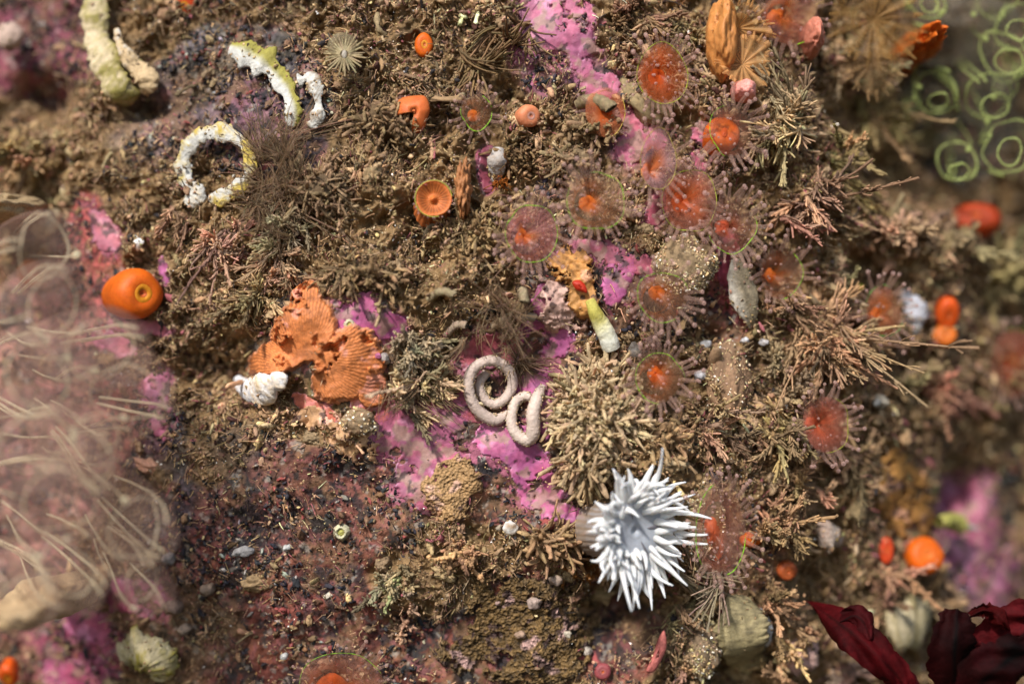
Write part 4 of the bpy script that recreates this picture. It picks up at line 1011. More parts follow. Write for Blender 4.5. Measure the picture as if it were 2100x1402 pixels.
barrel(1885, 1138, 42, "round glowing orange anemone below the amber patch", color=(0.527, 0.093, 0.003), axis=(0.2, -0.3), seed=5, off=0.5, ring=(0.527, 0.116, 0.012), hole=(0.558, 0.128, 0.019))
barrel(1816, 1127, 22, "small flat red orange disc left of the round glowing one", color=(0.496, 0.052, 0.012), axis=(0.2, 0), seed=6, off=0.5, squash=0.75, length=0.5, ring=(0.496, 0.058, 0.012))
barrel(1934, 640, 32, "upper of two stacked orange anemones right of the white scrap", color=(0.465, 0.064, 0.006), axis=(0.1, 0.3), seed=7, off=0.4, squash=0.8, ring=(0.434, 0.058, 0.006))
barrel(1930, 690, 27, "lower amber orange one of two stacked anemones", color=(0.484, 0.116, 0.012), axis=(0.1, -0.3), seed=8, off=0.4, ring=(0.434, 0.116, 0.012))
barrel(1990, 458, 48, "wide dark red orange anemone under the green ringed squirts", color=(0.372, 0.041, 0.006), axis=(-0.1, -0.5), seed=9, off=0.2, squash=1.3, ring=(0.372, 0.046, 0.006))
barrel(24, 1375, 26, "orange column cut by the lower left corner", color=(0.496, 0.070, 0.006), axis=(0.0, 0.8), seed=10, off=0.8, squash=0.8)
barrel(382, 12, 24, "blurred orange red anemone at the top edge right of the long yellow shell", color=(0.496, 0.058, 0.012), axis=(0.1, 0.3), seed=11, off=0.2)
barrel(1465, 1118, 24, "orange base showing through the clear knobbed anemone", color=(0.496, 0.081, 0.006), axis=(-0.2, 0.1), seed=12, off=0.2, squash=0.8, ring=(0.496, 0.087, 0.006))
barrel(1610, 1165, 22, "dull red orange anemone at the right of the clear knobbed one", color=(0.310, 0.070, 0.019), axis=(0.1, 0.2), seed=13, off=0.25, ring=(0.310, 0.070, 0.019))
barrel(1535, 1105, 20, "bright orange lump among the white knobs", color=(0.527, 0.093, 0.003), axis=(0.3, -0.2), seed=16, off=0.25, squash=1.2, ring=(0.527, 0.104, 0.006))
barrel(1235, 1372, 18, "small dull pink anemone at the bottom right of the olive mat", color=(0.248, 0.058, 0.062), axis=(0, 0), seed=17, off=0.2, ring=(0.310, 0.087, 0.074))
barrel(70, 560, 30, "dull orange bump seen through the topmost clear squirts on the left", color=(0.434, 0.139, 0.037), axis=(0.1, 0), seed=18, off=0.2, ring=(0.434, 0.151, 0.062))

# open orange cup anemone with radial folds
def cup(px, py, r, label):
    R = r / 100; b = np.array(at(px - 4, py + 22, 0.0)); tp = np.array(at(px, py, 0.55)); FR = frame(Vector(tp - b).normalized() * 0.4 + Vector((0.05, -1, 0)))
    t = thing("cup_anemone", tuple(b), label, "anemone")
    seg = 64; a = np.arange(seg) / seg * 2 * math.pi
    rows, cols = [], []
    for i in range(10):
        u = i / 9; rad = R * (1.02 - 0.35 * math.sin(u * 2.6) * 0.5 + 0.02); c = b * (1 - u) + tp * u
        w = 1 + 0.05 * n2(np.cos(a) * 2, np.sin(a) * 2, 3) + 0.035 * np.sin(a * 17)
        rows.append(c + (np.cos(a) * rad * w)[:, None] * FR[:, 0] + (np.sin(a) * rad * w)[:, None] * FR[:, 1])
        cols.append(np.tile((0.409, 0.116, 0.031), (seg, 1)) * (1 + 0.25 * np.sin(a * 17))[:, None])
    for i in range(16):
        u = 1 - i / 15; fold = 0.07 * np.sin(a * 26) * math.sin(u * 3.14) * R
        w = 1 + 0.05 * n2(np.cos(a) * 2, np.sin(a) * 2, 3) * u
        h = 0.10 * R + R * (-0.50 * (1 - abs(u - 0.0) ** 1.2) * sstep(0.0, 0.25, 1 - u) if True else 0)
        h = h + 0.5 * R * math.exp(-(u / 0.18) ** 2)
        rows.append(tp + (np.cos(a) * R * 0.98 * max(u, .02) * w)[:, None] * FR[:, 0] + (np.sin(a) * R * 0.98 * max(u, .02) * w)[:, None] * FR[:, 1] + (h + fold)[:, None] * FR[:, 2])
        dark = 0.35 * sstep(0.35, 0.6, u) * (1 - sstep(0.72, 0.9, u))
        cols.append(np.tile((0.459, 0.128, 0.031), (seg, 1)) * (1 + 0.3 * np.sin(a * 26) * math.sin(u * 3.14))[:, None] * (1 - dark))
    kk, j = np.meshgrid(np.arange(len(rows) - 1), np.arange(seg), indexing='ij'); j2 = (j + 1) % seg
    F = np.stack([kk * seg + j, kk * seg + j2, (kk + 1) * seg + j2, (kk + 1) * seg + j], -1).reshape(-1, 4)
    nc = 10 * seg
    Vv = np.concatenate(rows); cc = np.clip(np.concatenate(cols), 0, .95)
    Fo = F[F.max(1) < nc]; Fi = F[F.max(1) >= nc]
    MB().add(Vv, Fo, cc).build("column", M_orange, t)
    used = np.unique(Fi); mp = np.zeros(len(Vv), int); mp[used] = np.arange(len(used))
    MB().add(Vv[used], mp[Fi], cc[used]).build("oral_disc", M_orange, t)
    aa = np.linspace(0.55, 2.1, 60) * math.pi - 1.6
    P = tp + (np.cos(aa) * R * 1.0)[:, None] * FR[:, 0] + (np.sin(aa) * R * 1.0)[:, None] * FR[:, 1] + FR[:, 2] * 0.06
    V, F = tubes(P, np.full(60, 0.009), 5, ref=FR[:, 2]); MB().add(V, F, (0.45, 0.48, 0.08)).build("rim_line", M_green, t)
    g = rs(5)
    for i in range(30):
        aa = i / 30 * 6.283 + g.normal(0, .05); e = math.cos(aa) * FR[:, 0] + math.sin(aa) * FR[:, 1]
        place_tent(t, tp + e * R * 0.97, e * 0.8 + FR[:, 2] * 0.4 + g.normal(0, .15, 3), g.uniform(0.5, 1.0), SMALL, g)
cup(889, 408, 37, "open orange cup anemone with dark radial folds and a cone in its middle")

# little folded orange flap
def flap(px, py, pts, color, label, name="folded_anemone", cat="anemone", thick=0.10, mat=None, off=0.3, bulge=0.15, seed=0):
    """an irregular fleshy plate following an outline (photo px offsets)"""
    c = np.array(at(px, py, off)); P = np.array([(x_ / 100, -0.0, -y_ / 100) for x_, y_ in pts])
    m_ = len(P); nn = 8; K = m_ * nn
    tt = np.arange(K) / nn; i0 = tt.astype(int) % m_; f = tt - tt.astype(int)
    def cr(p0, p1, p2, p3, t): return 0.5 * ((2 * p1) + (-p0 + p2) * t + (2 * p0 - 5 * p1 + 4 * p2 - p3) * t * t + (-p0 + 3 * p1 - 3 * p2 + p3) * t ** 3)
    O = np.array([cr(P[(i - 1) % m_], P[i], P[(i + 1) % m_], P[(i + 2) % m_], t_) for i, t_ in zip(i0, f)])
    cen = O.mean(0)
    rows = []
    for u, h in [(0.15, 0.9), (0.45, 0.85), (0.75, 0.6), (0.92, 0.32), (1.0, 0.0), (0.95, -0.5), (0.8, -1.0)]:
        w = cen + (O - cen) * u; w[:, 1] -= h * thick + bulge * (1 - u * u) + 0.05 * n2(w[:, 0] * 3 + seed, w[:, 2] * 3, seed)
        rows.append(w + c)
    V = np.concatenate([[cen + c - np.array((0, thick + bulge, 0))]] + rows)
    kk, j = np.meshgrid(np.arange(len(rows) - 1), np.arange(K), indexing='ij'); j2 = (j + 1) % K
    F = np.stack([1 + kk * K + j, 1 + kk * K + j2, 1 + (kk + 1) * K + j2, 1 + (kk + 1) * K + j], -1).reshape(-1, 4)
    T3 = np.stack([np.zeros(K, int), 1 + np.arange(K), 1 + (np.arange(K) + 1) % K], -1)
    cc = np.array(color) * (1 + 0.18 * n3(V[:, 0] * 6, V[:, 1] * 6, V[:, 2] * 6, seed))[:, None]
    return tag(MB().add(V, [F, T3], np.clip(cc, 0, .95)).build(name, mat or M_orange, origin=tuple(c)), label, cat)
flap(858, 232, [(-40, -28), (-10, -36), (14, -34), (24, -10), (18, 12), (8, 36), (-14, 40), (-6, 14), (-20, -4), (-44, 4)], (0.50, 0.12, 0.03), "orange folded flap half buried in silt left of the small dark orange jewel anemone")
flap(1188, 588, [(-14, -10), (0, -14), (12, -4), (16, 12), (4, 10), (-8, 4)], (0.34, 0.02, 0.006), "tiny glossy dark red flake on the golden orange patch", "red_flake", "flake", 0.03, M_orange, 0.35, 0.05)
flap(1345, 1335, [(-20, 40), (-6, 10), (4, -24), (18, -44), (22, -10), (10, 22), (-4, 42)], (0.42, 0.12, 0.10), "pointed salmon pink shell sliver below the dark hollow", "shell_sliver", "shell", 0.04, M_shell, 0.35, 0.08)

# ---------------------------------------------------------------- the white anemone
M_veil2 = attr_mat("clear_stalk", 0.5, 0.25, 2.5, 0.2, 20, 0.0, alpha=0.62, edge=0.15, transl=0.4)
def white_anemone():
    g = rs(77)
    base = np.array(at(1222, 1082, 0.0)); top = np.array(at(1306, 1088, 1.0))
    t = thing("white_anemone", tuple(base), "white anemone with pointed curling tentacles and a pale striped stalk", "anemone")
    n_ = Vector((0.52, -0.84, -0.06)).normalized(); FR = frame(n_); ex, ey, ez = FR.T
    R0 = 0.70; seg = 72; a = np.arange(seg) / seg * 2 * math.pi
    def grid(rows, cols):
        kk, j = np.meshgrid(np.arange(len(rows) - 1), np.arange(seg), indexing='ij'); j2 = (j + 1) % seg
        return np.concatenate(rows), np.stack([kk * seg + j, kk * seg + j2, (kk + 1) * seg + j2, (kk + 1) * seg + j], -1).reshape(-1, 4), np.clip(np.concatenate(cols), 0, .95)
    rows, cols = [], []
    for i in range(16):
        u = i / 15; c = base * (1 - u) + (top - ez * 0.12) * u + np.array((0, -0.25, 0)) * math.sin(u * 3.14)
        rad = 0.58 - 0.10 * math.sin(u * 3.14) + 0.20 * u * u; w = 1 + 0.03 * np.sin(a * 24)
        ax = np.array(Vector((top - base)).normalized()) * (1 - u) + ez * u; fr = frame(ax)
        rows.append(c + (np.cos(a) * rad * w)[:, None] * fr[:, 0] + (np.sin(a) * rad * w)[:, None] * fr[:, 1])
        s = (0.5 + 0.5 * np.sin(a * 24)) * (1 if u > 0.25 else 0.4)
        cols.append(np.array((0.42, 0.31, 0.22)) * (1 - s[:, None] * 0.75) + np.array((0.62, 0.60, 0.62)) * s[:, None] * 0.75)
    V, F, c = grid(rows, cols); MB().add(V, F, c).build("stalk", M_veil2, t)
    rows, cols = [], []
    for i in range(22):
        u = i / 21; h = -0.16 * (1 - u) ** 1.0 + 0.10 * math.sin(u * math.pi) + 0.05 * math.exp(-((u - 0.16) / 0.1) ** 2)
        gro = 0.014 * np.sin(a * 36)
        rows.append(top + (np.cos(a) * R0 * max(u, .015))[:, None] * ex + (np.sin(a) * R0 * max(u, .015))[:, None] * ey + (h + gro * min(1, u * 2))[:, None] * ez)
        s = 0.5 + 0.5 * np.sin(a * 36)
        cols.append(np.array((0.38, 0.40, 0.44)) * (1 - s[:, None]) + np.array((0.58, 0.61, 0.66)) * s[:, None])
    V, F, c = grid(rows, cols); MB().add(V, F, c).build("oral_disc", M_white, t)
    V, F = lathe([(0.13, -0.04), (0.11, 0.03), (0.07, 0.05), (0.03, 0.04), (0.0, 0.03)], 20, top - ez * 0.16, FR, 0.05, 3)
    MB().add(V, F, (0.58, 0.58, 0.60)).build("mouth", M_white, t)
    # dusky bars crossing the disc
    for aa, w in ((0.15, 0.09), (2.0, 0.05), (-1.1, 0.06)):
        P = np.array([top + (math.cos(aa) * u * ex + math.sin(aa) * u * ey) * R0 + ez * (-0.16 * (1 - u) + 0.10 * math.sin(u * math.pi) + 0.012) for u in np.linspace(0.35, 0.95, 8)])
        V, F = tubes(P, np.array((.02, .6, .8, 1, 1, .9, .6, .1)) * w * 0.5, 8, ref=ez, squash=0.3)
        MB().add(V, F, (0.20, 0.19, 0.21)).build("dusky_bar", M_white, t)
    K = 14; tt = np.linspace(0, 1, K)
    rings = [(22, 1.02, 1.0, -0.25, 0.55), (34, 1.00, 1.0, 0.10, 0.62), (30, 0.94, 0.95, 0.42, 0.55), (24, 0.84, 0.8, 0.7, 0.46), (15, 0.66, 0.6, 0.9, 0.36), (2, 0.55, 0.3, 0.9, 0.42)]
    for ri, (n, rr, ro, ra, L) in enumerate(rings):
        for i in range(n):
            aa = (i + 0.5 * (ri % 2) + g.uniform(-0.25, 0.25)) / n * 2 * math.pi
            e = math.cos(aa) * ex + math.sin(aa) * ey
            up = e[2]; rt = e[0]
            l = L * g.uniform(0.7, 1.12) * (1 + 0.18 * max(up, 0) + 0.12 * max(rt, 0)) * (0.72 if rt < -0.45 else 1)
            d = e * ro + ez * (ra + g.uniform(-0.12, 0.12)); d /= np.linalg.norm(d)
            bend = ez * g.uniform(-0.05, 0.40) + np.array((0, 0, -0.10)) + g.normal(0, 0.20, 3) + (np.array((0, 0, -0.25)) if up < -0.3 else 0)
            hook = g.normal(0, 0.28, 3) + ez * g.uniform(-0.1, 0.5) if g.random() < 0.5 else g.normal(0, 0.06, 3)
            P = top + e * R0 * rr - ez * 0.04 + (d * l)[None] * tt[:, None] + (bend * l)[None] * (tt ** 2)[:, None] + (hook * l)[None] * (tt ** 4)[:, None]
            r0 = g.uniform(0.058, 0.078) * (0.8 if ri == 3 else 1)
            R_ = r0 * (1 - 0.84 * tt ** 1.7) * (1 + 0.15 * np.sin(tt * 3.0)) + 0.004
            V, F = tubes(P, R_, 10, rg=g)
            tint = g.uniform(0.92, 1.05); ramp = np.stack([0.74 + 0.16 * tt, 0.73 + 0.16 * tt, 0.71 + 0.17 * tt], -1) * tint
            c = tube_cols(ramp[None], 1, K, 10); al = tube_cols(np.repeat((0.85 + 0.5 * tt)[None, :, None], 1, 2), 1, K, 10)
            MB().add(V, F, np.concatenate([np.clip(c, 0, .92), al], 1)).build("tentacle", M_white, t)
white_anemone()

# ---------------------------------------------------------------- coiled egg ribbons
def spline(pts, n):
    p = np.array(pts, float); p = np.concatenate([p[:1] * 2 - p[1:2], p, p[-1:] * 2 - p[-2:-1]]); m_ = len(pts) - 1
    out = []
    for s in np.linspace(0, m_ - 1e-6, n):
        i = int(s); f = s - i; a, b, c, d = p[i], p[i + 1], p[i + 2], p[i + 3]
        out.append(0.5 * ((2 * b) + (-a + c) * f + (2 * a - 5 * b + 4 * c - d) * f * f + (-a + 3 * b - 3 * c + d) * f ** 3))
    return np.array(out)
def egg(pts, label, c, seed):
    S = spline([(p[0], p[1], p[2], p[3]) for p in pts], 320)
    P = np.array([at(p[0], p[1], p[2]) for p in S]); R_ = S[:, 3] / 100 * 1.2 * (1 + 0.03 * n2(np.arange(320) / 19.0, np.zeros(320), seed))
    V, F = tubes(P, R_, 28, ref=(0, 1, 0))
    bump = n3(V[:, 0] * 26, V[:, 1] * 26, V[:, 2] * 26, seed)
    ctr = np.concatenate([np.repeat(P, 28, 0), P[-1:]])
    V = ctr + (V - ctr) * (1 + 0.05 * bump)[:, None]
    cc = np.array(c) * (1 + 0.13 * bump + 0.08 * n3(V[:, 0] * 3, V[:, 1] * 3, V[:, 2] * 3, 4))[:, None]
    g = rs(seed); m = MB().add(V, F, np.clip(cc, 0, .9)); q = 900; w = g.integers(0, len(V) - 1, q); w = w[(V[w] - ctr[w])[:, 1] > -0.03 - 0.06 * g.random(q)]
    s_ = np.exp(g.normal(-4.0, 0.4, len(w))); scatter(m, crumbs1, V[w], np.stack([s_, s_ * .8, s_ * .6], -1), jit((0.40, 0.29, 0.17), len(w), 0.3, g), g)
    return tag(m.build("egg_ribbon", M_egg, origin=tuple(P[0])), label, "egg coil", "cream egg ribbons of a sea slug")
egg([(998, 764, .10, 7.5), (984, 784, .13, 8), (986, 805, .15, 8.5), (1000, 823, .18, 8.5), (1018, 828, .2, 8.5), (1039, 814, .24, 8.5), (1051, 789, .3, 8.8), (1046, 764, .36, 9),
     (1028, 746, .42, 9), (1007, 739, .45, 9), (984, 746, .45, 9), (967, 762, .42, 9), (961, 786, .38, 9), (964, 811, .32, 9.5), (975, 834, .26, 10), (993, 852, .2, 10.5), (1014, 861, .16, 10), (1032, 855, .12, 9), (1043, 846, .08, 6)],
    "round spiral cream egg coil, the left one of the two", (0.50, 0.39, 0.33), 3)
egg([(1112, 793, .12, 6.5), (1103, 812, .3, 10), (1097, 830, .38, 11), (1093, 850, .38, 11.3), (1094, 872, .32, 11.5), (1092, 892, .25, 11.5), (1082, 901, .22, 11), (1068, 897, .22, 10.5), (1054, 882, .25, 10),
     (1049, 861, .27, 9.5), (1052, 839, .27, 9), (1060, 821, .27, 8.6), (1075, 812, .25, 8.2), (1087, 814, .2, 7.5)],
    "smaller cream egg loop with a thick right arm, touching the round coil", (0.54, 0.43, 0.36), 9)

# ---------------------------------------------------------------- shells, tubes and chalky leftovers
def shell_run(name, pts, label, cat, colf, seed=0, rough=0.22, n=90, sides=24, squash=0.5, group=None, open_end=False, freq=5, silt=0.05):
    S = spline(pts, n); P = np.array([at(p[0], p[1], p[2]) for p in S]); ui = np.linspace(0, 1, n) * len(pts); R_ = S[:, 3] / 100 * (1 + 1.2 * rough * n2(ui * 1.6 + seed, ui * 0, seed)) * 1.12
    V, F = tubes(P, R_, sides, ref=(0, 1, 0), squash=squash, cap=not open_end)
    ctr = np.repeat(P, sides, 0)
    if not open_end: ctr = np.concatenate([ctr, P[-1:]])
    nz = 0.6 * n3(V[:, 0] * freq * 0.7, V[:, 1] * freq * 0.7, V[:, 2] * freq * 0.7, seed) + 0.5 * n3(V[:, 0] * freq * 2.6, V[:, 1] * freq * 2.6, V[:, 2] * freq * 2.6, seed + 1) + 0.3 * n3(V[:, 0] * freq * 6, V[:, 1] * freq * 6, V[:, 2] * freq * 6, seed + 2)
    V = ctr + (V - ctr) * (1 + 1.35 * rough * nz)[:, None]
    u = np.repeat(np.linspace(0, 1, n), sides); 
    if not open_end: u = np.append(u, 1)
    sidev = np.tile(np.sin(np.arange(sides) / sides * 2 * math.pi), n)
    cosv = np.tile(np.cos(np.arange(sides) / sides * 2 * math.pi), n)
    if not open_end: cosv = np.append(cosv, 0)
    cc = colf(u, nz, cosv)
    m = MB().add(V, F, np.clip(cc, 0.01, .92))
    if open_end:
        V2, F2 = tubes(P[::-1][:14] + 0, np.linspace(0.8, 0.45, 14) * R_[::-1][:14], sides, ref=(0, 1, 0), squash=squash); m.add(V2, F2, (0.25, 0.20, 0.08))
    if silt:
        g = rs(seed); q = int(n * sides * silt); w = g.integers(0, n * sides, q); s_ = np.exp(g.normal(-3.5, 0.4, q))
        wm = n3(V[w, 0] * 2.5, V[w, 1] * 2.5, V[w, 2] * 2.5, seed + 9) > -0.1; w = w[wm]; s_ = s_[wm]
        scatter(m, crumbs1, V[w], np.stack([s_, s_ * .8, s_ * .6], -1), jit((0.30, 0.20, 0.10), len(w), 0.35, g), g)
    return tag(m.build(name, M_shell, origin=tuple(P[0])), label, cat, group)
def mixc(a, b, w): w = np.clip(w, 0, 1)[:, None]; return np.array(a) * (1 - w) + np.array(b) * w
WH = (0.50, 0.485, 0.44); YL = (0.27, 0.235, 0.045); YG = (0.30, 0.29, 0.07); BRN = (0.22, 0.14, 0.07)
shell_run("calcareous_tube", [(1210, 615, .35, 9), (1220, 640, .42, 12), (1233, 665, .42, 15), (1246, 690, .38, 16.5), (1254, 714, .28, 16)],
          "curved chalky tube, yellow at the top and white at its open lower end", "worm tube", lambda u, z, c: mixc((0.48, 0.42, 0.09), (0.58, 0.57, 0.48), (u - 0.25) * 1.8 + 0.2 * z), 3, 0.05, squash=0.9, open_end=True, silt=0)
shell_run("broken_shell", [(472, 100, .3, 10), (500, 108, .35, 20), (535, 125, .35, 24), (565, 150, .3, 20), (590, 185, .25, 16), (602, 225, .2, 15), (600, 258, .12, 8)],
          "white and yellow arched shell remnant left of the pale flower shaped polyp", "shell", lambda u, z, c: mixc(WH, YL, (c * 1.3 + 0.35 * z - 0.1 + 0.4 * np.sin(u * 3.1)) * 1.4), 5, 0.28, squash=0.3, group="old shells grown into the rock")
shell_run("broken_shell", [(612, 165, .25, 10), (635, 160, .25, 13), (650, 185, .25, 10), (652, 235, .2, 12), (640, 260, .15, 7)],
          "small white crumbling scrap right of the arched shell remnant", "shell", lambda u, z, c: mixc(WH, BRN, 1.6 * z), 6, 0.4, group="old shells grown into the rock")
shell_run("barnacle_ring", [(400, 405, .3, 12), (375, 350, .35, 13), (382, 310, .4, 16), (415, 278, .45, 19), (460, 272, .45, 17), (500, 295, .4, 14), (515, 335, .35, 11), (500, 372, .3, 13), (468, 398, .3, 12), (430, 408, .25, 9)],
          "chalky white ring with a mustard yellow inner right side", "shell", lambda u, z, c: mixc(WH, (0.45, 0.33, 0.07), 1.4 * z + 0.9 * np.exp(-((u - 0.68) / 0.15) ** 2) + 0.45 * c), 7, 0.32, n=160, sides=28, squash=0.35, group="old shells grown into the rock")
shell_run("broken_shell", [(385, 420, .3, 12), (405, 395, .3, 16), (395, 380, .3, 10)], "white chip at the lower foot of the chalky ring", "shell", lambda u, z, c: mixc(WH, (0.6, 0.42, 0.2), z), 8, 0.3, group="old shells grown into the rock")
shell_run("long_shell", [(205, -40, .6, 26), (195, 30, .75, 32), (202, 90, .8, 38), (225, 145, .7, 38), (250, 195, .5, 26), (262, 215, .3, 8)],
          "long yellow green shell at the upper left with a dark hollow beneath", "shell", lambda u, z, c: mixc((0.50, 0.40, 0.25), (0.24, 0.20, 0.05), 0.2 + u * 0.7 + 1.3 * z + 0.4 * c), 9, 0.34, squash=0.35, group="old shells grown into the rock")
shell_run("broken_shell", [(238, 60, .7, 7), (248, 95, .8, 9), (275, 135, .6, 15), (300, 160, .5, 18), (295, 190, .3, 10)], "tan ragged shell flap with a white spot right of the long yellow green shell", "shell",
          lambda u, z, c: mixc((0.50, 0.36, 0.20), WH, 1.2 * z + 0.8 * (0.25 - u)), 10, 0.3, group="old shells grown into the rock")
shell_run("broken_shell", [(485, 775, .3, 8), (505, 798, .35, 17), (532, 800, .4, 23), (560, 785, .42, 21), (585, 772, .4, 10)], "bright white and cream shell lump at the foot of the orange fan crust", "shell",
          lambda u, z, c: mixc((0.66, 0.66, 0.68), (0.68, 0.50, 0.28), (u - 0.4) * 1.2 + z), 11, 0.22, group="old shells grown into the rock")
shell_run("broken_shell", [(250, 1340, .4, 26), (285, 1330, .5, 40), (320, 1345, .5, 38), (335, 1390, .3, 20)], "blurred yellow green lumpy shell at the bottom left", "shell",
          lambda u, z, c: mixc((0.52, 0.44, 0.27), (0.32, 0.26, 0.04), 0.3 + 1.5 * z), 12, 0.35, group="old shells grown into the rock")
shell_run("grey_shell", [(1512, 515, .3, 10), (1515, 560, .45, 20), (1525, 605, .5, 25), (1537, 645, .4, 16), (1541, 672, .2, 4)], "long upright grey shell with a white left edge, below the hot pink crust", "shell",
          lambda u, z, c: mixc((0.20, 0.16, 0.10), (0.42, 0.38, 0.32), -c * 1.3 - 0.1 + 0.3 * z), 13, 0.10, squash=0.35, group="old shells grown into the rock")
shell_run("oval_shell", [(1525, 1222, .3, 12), (1520, 1250, .5, 38), (1522, 1290, .6, 48), (1525, 1330, .6, 45), (1532, 1362, .45, 28), (1535, 1378, .3, 8)], "large oval greenish yellow shell near the bottom right", "shell",
          lambda u, z, c: mixc((0.34, 0.275, 0.14), (0.11, 0.09, 0.05), 1.8 * z - 0.1), 14, 0.22, squash=0.22, group="old shells grown into the rock")
shell_run("broken_shell", [(1560, 1245, .35, 6), (1572, 1275, .4, 12), (1572, 1310, .4, 9), (1560, 1335, .3, 4)], "blueish white shell flake on the right edge of the oval greenish shell", "shell", lambda u, z, c: mixc((0.55, 0.57, 0.60), WH, z), 15, 0.2, squash=0.4, group="old shells grown into the rock")
shell_run("ridged_shell", [(1818, 1290, .6, 12), (1835, 1285, .7, 38), (1860, 1280, .75, 48), (1885, 1278, .7, 42), (1902, 1280, .5, 14)], "cream shell with yellow bands between the red weed blades", "shell",
          lambda u, z, c: mixc((0.42, 0.35, 0.22), (0.30, 0.24, 0.11), 0.4 + 0.3 * np.sin(u * 34 + c + 2 * z) + 0.8 * z), 16, 0.28, squash=0.3, group="old shells grown into the rock")
shell_run("small_shell", [(1925, 1070, .8, 8), (1945, 1068, .9, 17), (1968, 1074, .9, 15), (1985, 1080, .8, 8), (2005, 1084, .6, 3)], "small yellow pointed shell with a white tip on the mauve crust", "shell",
          lambda u, z, c: mixc((0.36, 0.33, 0.08), (0.55, 0.55, 0.52), (u - 0.62) * 5), 17, 0.25, squash=0.9, group="old shells grown into the rock")
shell_run("pink_shell", [(1620, 1375, .5, 20), (1640, 1345, .6, 34), (1655, 1320, .6, 26), (1660, 1300, .5, 8)], "pale pink rounded shell at the bottom right", "shell",
          lambda u, z, c: mixc((0.45, 0.28, 0.24), (0.5, 0.40, 0.34), z), 18, 0.12, squash=0.6, group="old shells grown into the rock")
shell_run("white_scrap", [(1850, 600, .3, 10), (1875, 620, .4, 22), (1880, 655, .3, 16), (1878, 680, .2, 8)], "blurred blueish white scrap left of the stacked orange anemones", "shell",
          lambda u, z, c: mixc((0.46, 0.46, 0.50), (0.16, 0.13, 0.12), 1.4 * z), 19, 0.35, group="old shells grown into the rock")
shell_run("pale_scrap", [(1680, 1110, .4, 16), (1700, 1100, .5, 28), (1722, 1108, .4, 14)], "pinkish white rounded scrap left of the flat red orange disc", "shell", lambda u, z, c: mixc((0.40, 0.32, 0.26), (0.25, 0.16, 0.12), z + .3), 20, 0.2, group="old shells grown into the rock")
shell_run("bivalve", [(1042, 1068, .3, 5), (1046, 1080, .35, 14), (1056, 1088, .3, 10)], "small white shell standing on edge in the beige clump below the pink crust", "shell", lambda u, z, c: mixc((0.60, 0.58, 0.54), (0.3, 0.2, 0.12), z + .2), 21, 0.08, group="old shells grown into the rock")
shell_run("pale_stone", [(1022, 305, .3, 10), (1020, 328, .4, 17), (1018, 352, .3, 14), (1016, 372, .2, 8)], "pale grey knob beside the narrow dark pink crust", "shell", lambda u, z, c: mixc((0.46, 0.44, 0.42), (0.34, 0.26, 0.2), z + .2), 22, 0.16, squash=0.8)
shell_run("cream_knob", [(75, 470, .6, 20), (92, 455, .7, 30), (105, 470, .5, 16)], "blurred cream knob at the left above the clear squirts", "shell", lambda u, z, c: mixc((0.55, 0.46, 0.28), (0.45, 0.32, 0.15), z + .2), 23, 0.16, squash=0.8)
shell_run("cream_knob", [(10, 60, .6, 20), (20, 75, .7, 30), (30, 90, .5, 16)], "pinkish cream knob in the upper left corner", "shell", lambda u, z, c: mixc((0.42, 0.30, 0.24), (0.45, 0.32, 0.25), z + .2), 24, 0.12, squash=0.8)
shell_run("white_fleck", [(282, 482, .4, 6), (284, 498, .45, 9), (282, 512, .3, 5)], "small bright white fleck above the big orange barrel", "shell", lambda u, z, c: mixc((0.7, 0.68, 0.66), (0.5, 0.4, 0.3), z), 25, 0.2)

# small round bodies: beads, little snails, barnacles
BG_ = "small pale beads and snails"
def bead(px, py, r, c, label, mat=None, off=0.12, cat="snail", name="tiny_snail", asp=1.3):
    V, F = blob(np.array(at(px, py, off)), (r / 100 * asp * .85, r / 100 * .7, r / 100 * .8), 3, 0.32, 1.3, int(px), R=frame((0.5 - (px % 7) / 7, -0.2, 0.6)))
    w = 0.5 + 0.5 * np.sin(V[:, 0] * 40 + V[:, 2] * 22)
    return tag(MB().add(V, F, np.clip(np.array(c) * (0.8 + 0.3 * w)[:, None], 0, .9)).build(name, mat or M_shell, origin=tuple(at(px, py, off))), label, cat, BG_)
bead(1303, 716, 17, (0.30, 0.27, 0.24), "glassy grey bead right below the open end of the chalky tube", M_veil, 0.3)
bead(1336, 700, 19, (0.43, 0.26, 0.22), "pinkish bead between the chalky tube and the lowest sharp jewel anemone", M_veil, 0.3)
bead(1023, 1082, 8, (0.32, 0.26, 0.19), "tiny brown snail beside the white shell on edge", None, 0.15)
bead(1022, 1236, 0.1 + 8, (0.29, 0.19, 0.16), "tiny snail above the olive mat")
bead(357, 1244, 22, (0.24, 0.16, 0.12), "brownish pink round snail below the dark rubble on the left", off=0.2)
bead(428, 1208, 18, (0.24, 0.17, 0.12), "grey brown round snail upper right of the brownish pink one", off=0.2)
bead(378, 1290, 18, (0.26, 0.19, 0.14), "pale brown snail below the brownish pink one", off=0.2)
bead(345, 1145, 16, (0.32, 0.27, 0.24), "pale ribbed snail at the edge of the clear squirts", off=0.2)
bead(1068, 1300, 10, (0.30, 0.20, 0.14), "pinkish double bead lying on the olive mat", off=0.25)
bead(1205, 1335, 13, (0.42, 0.36, 0.30), "cream bead at the right edge of the olive mat")
bead(1160, 1300, 11, (0.45, 0.39, 0.30), "cream flake at the upper right of the olive mat")
bead(1095, 1235, 15, (0.35, 0.26, 0.22), "pale coiled snail above the olive mat and right of the red crust", off=0.2)
bead(1140, 1190, 16, (0.30, 0.22, 0.17), "pinkish woolly bead left of the rusty orange mat", off=0.2)
bead(1448, 706, 12, (0.43, 0.42, 0.42), "blueish white tooth above the sandy brown sac", off=0.3)
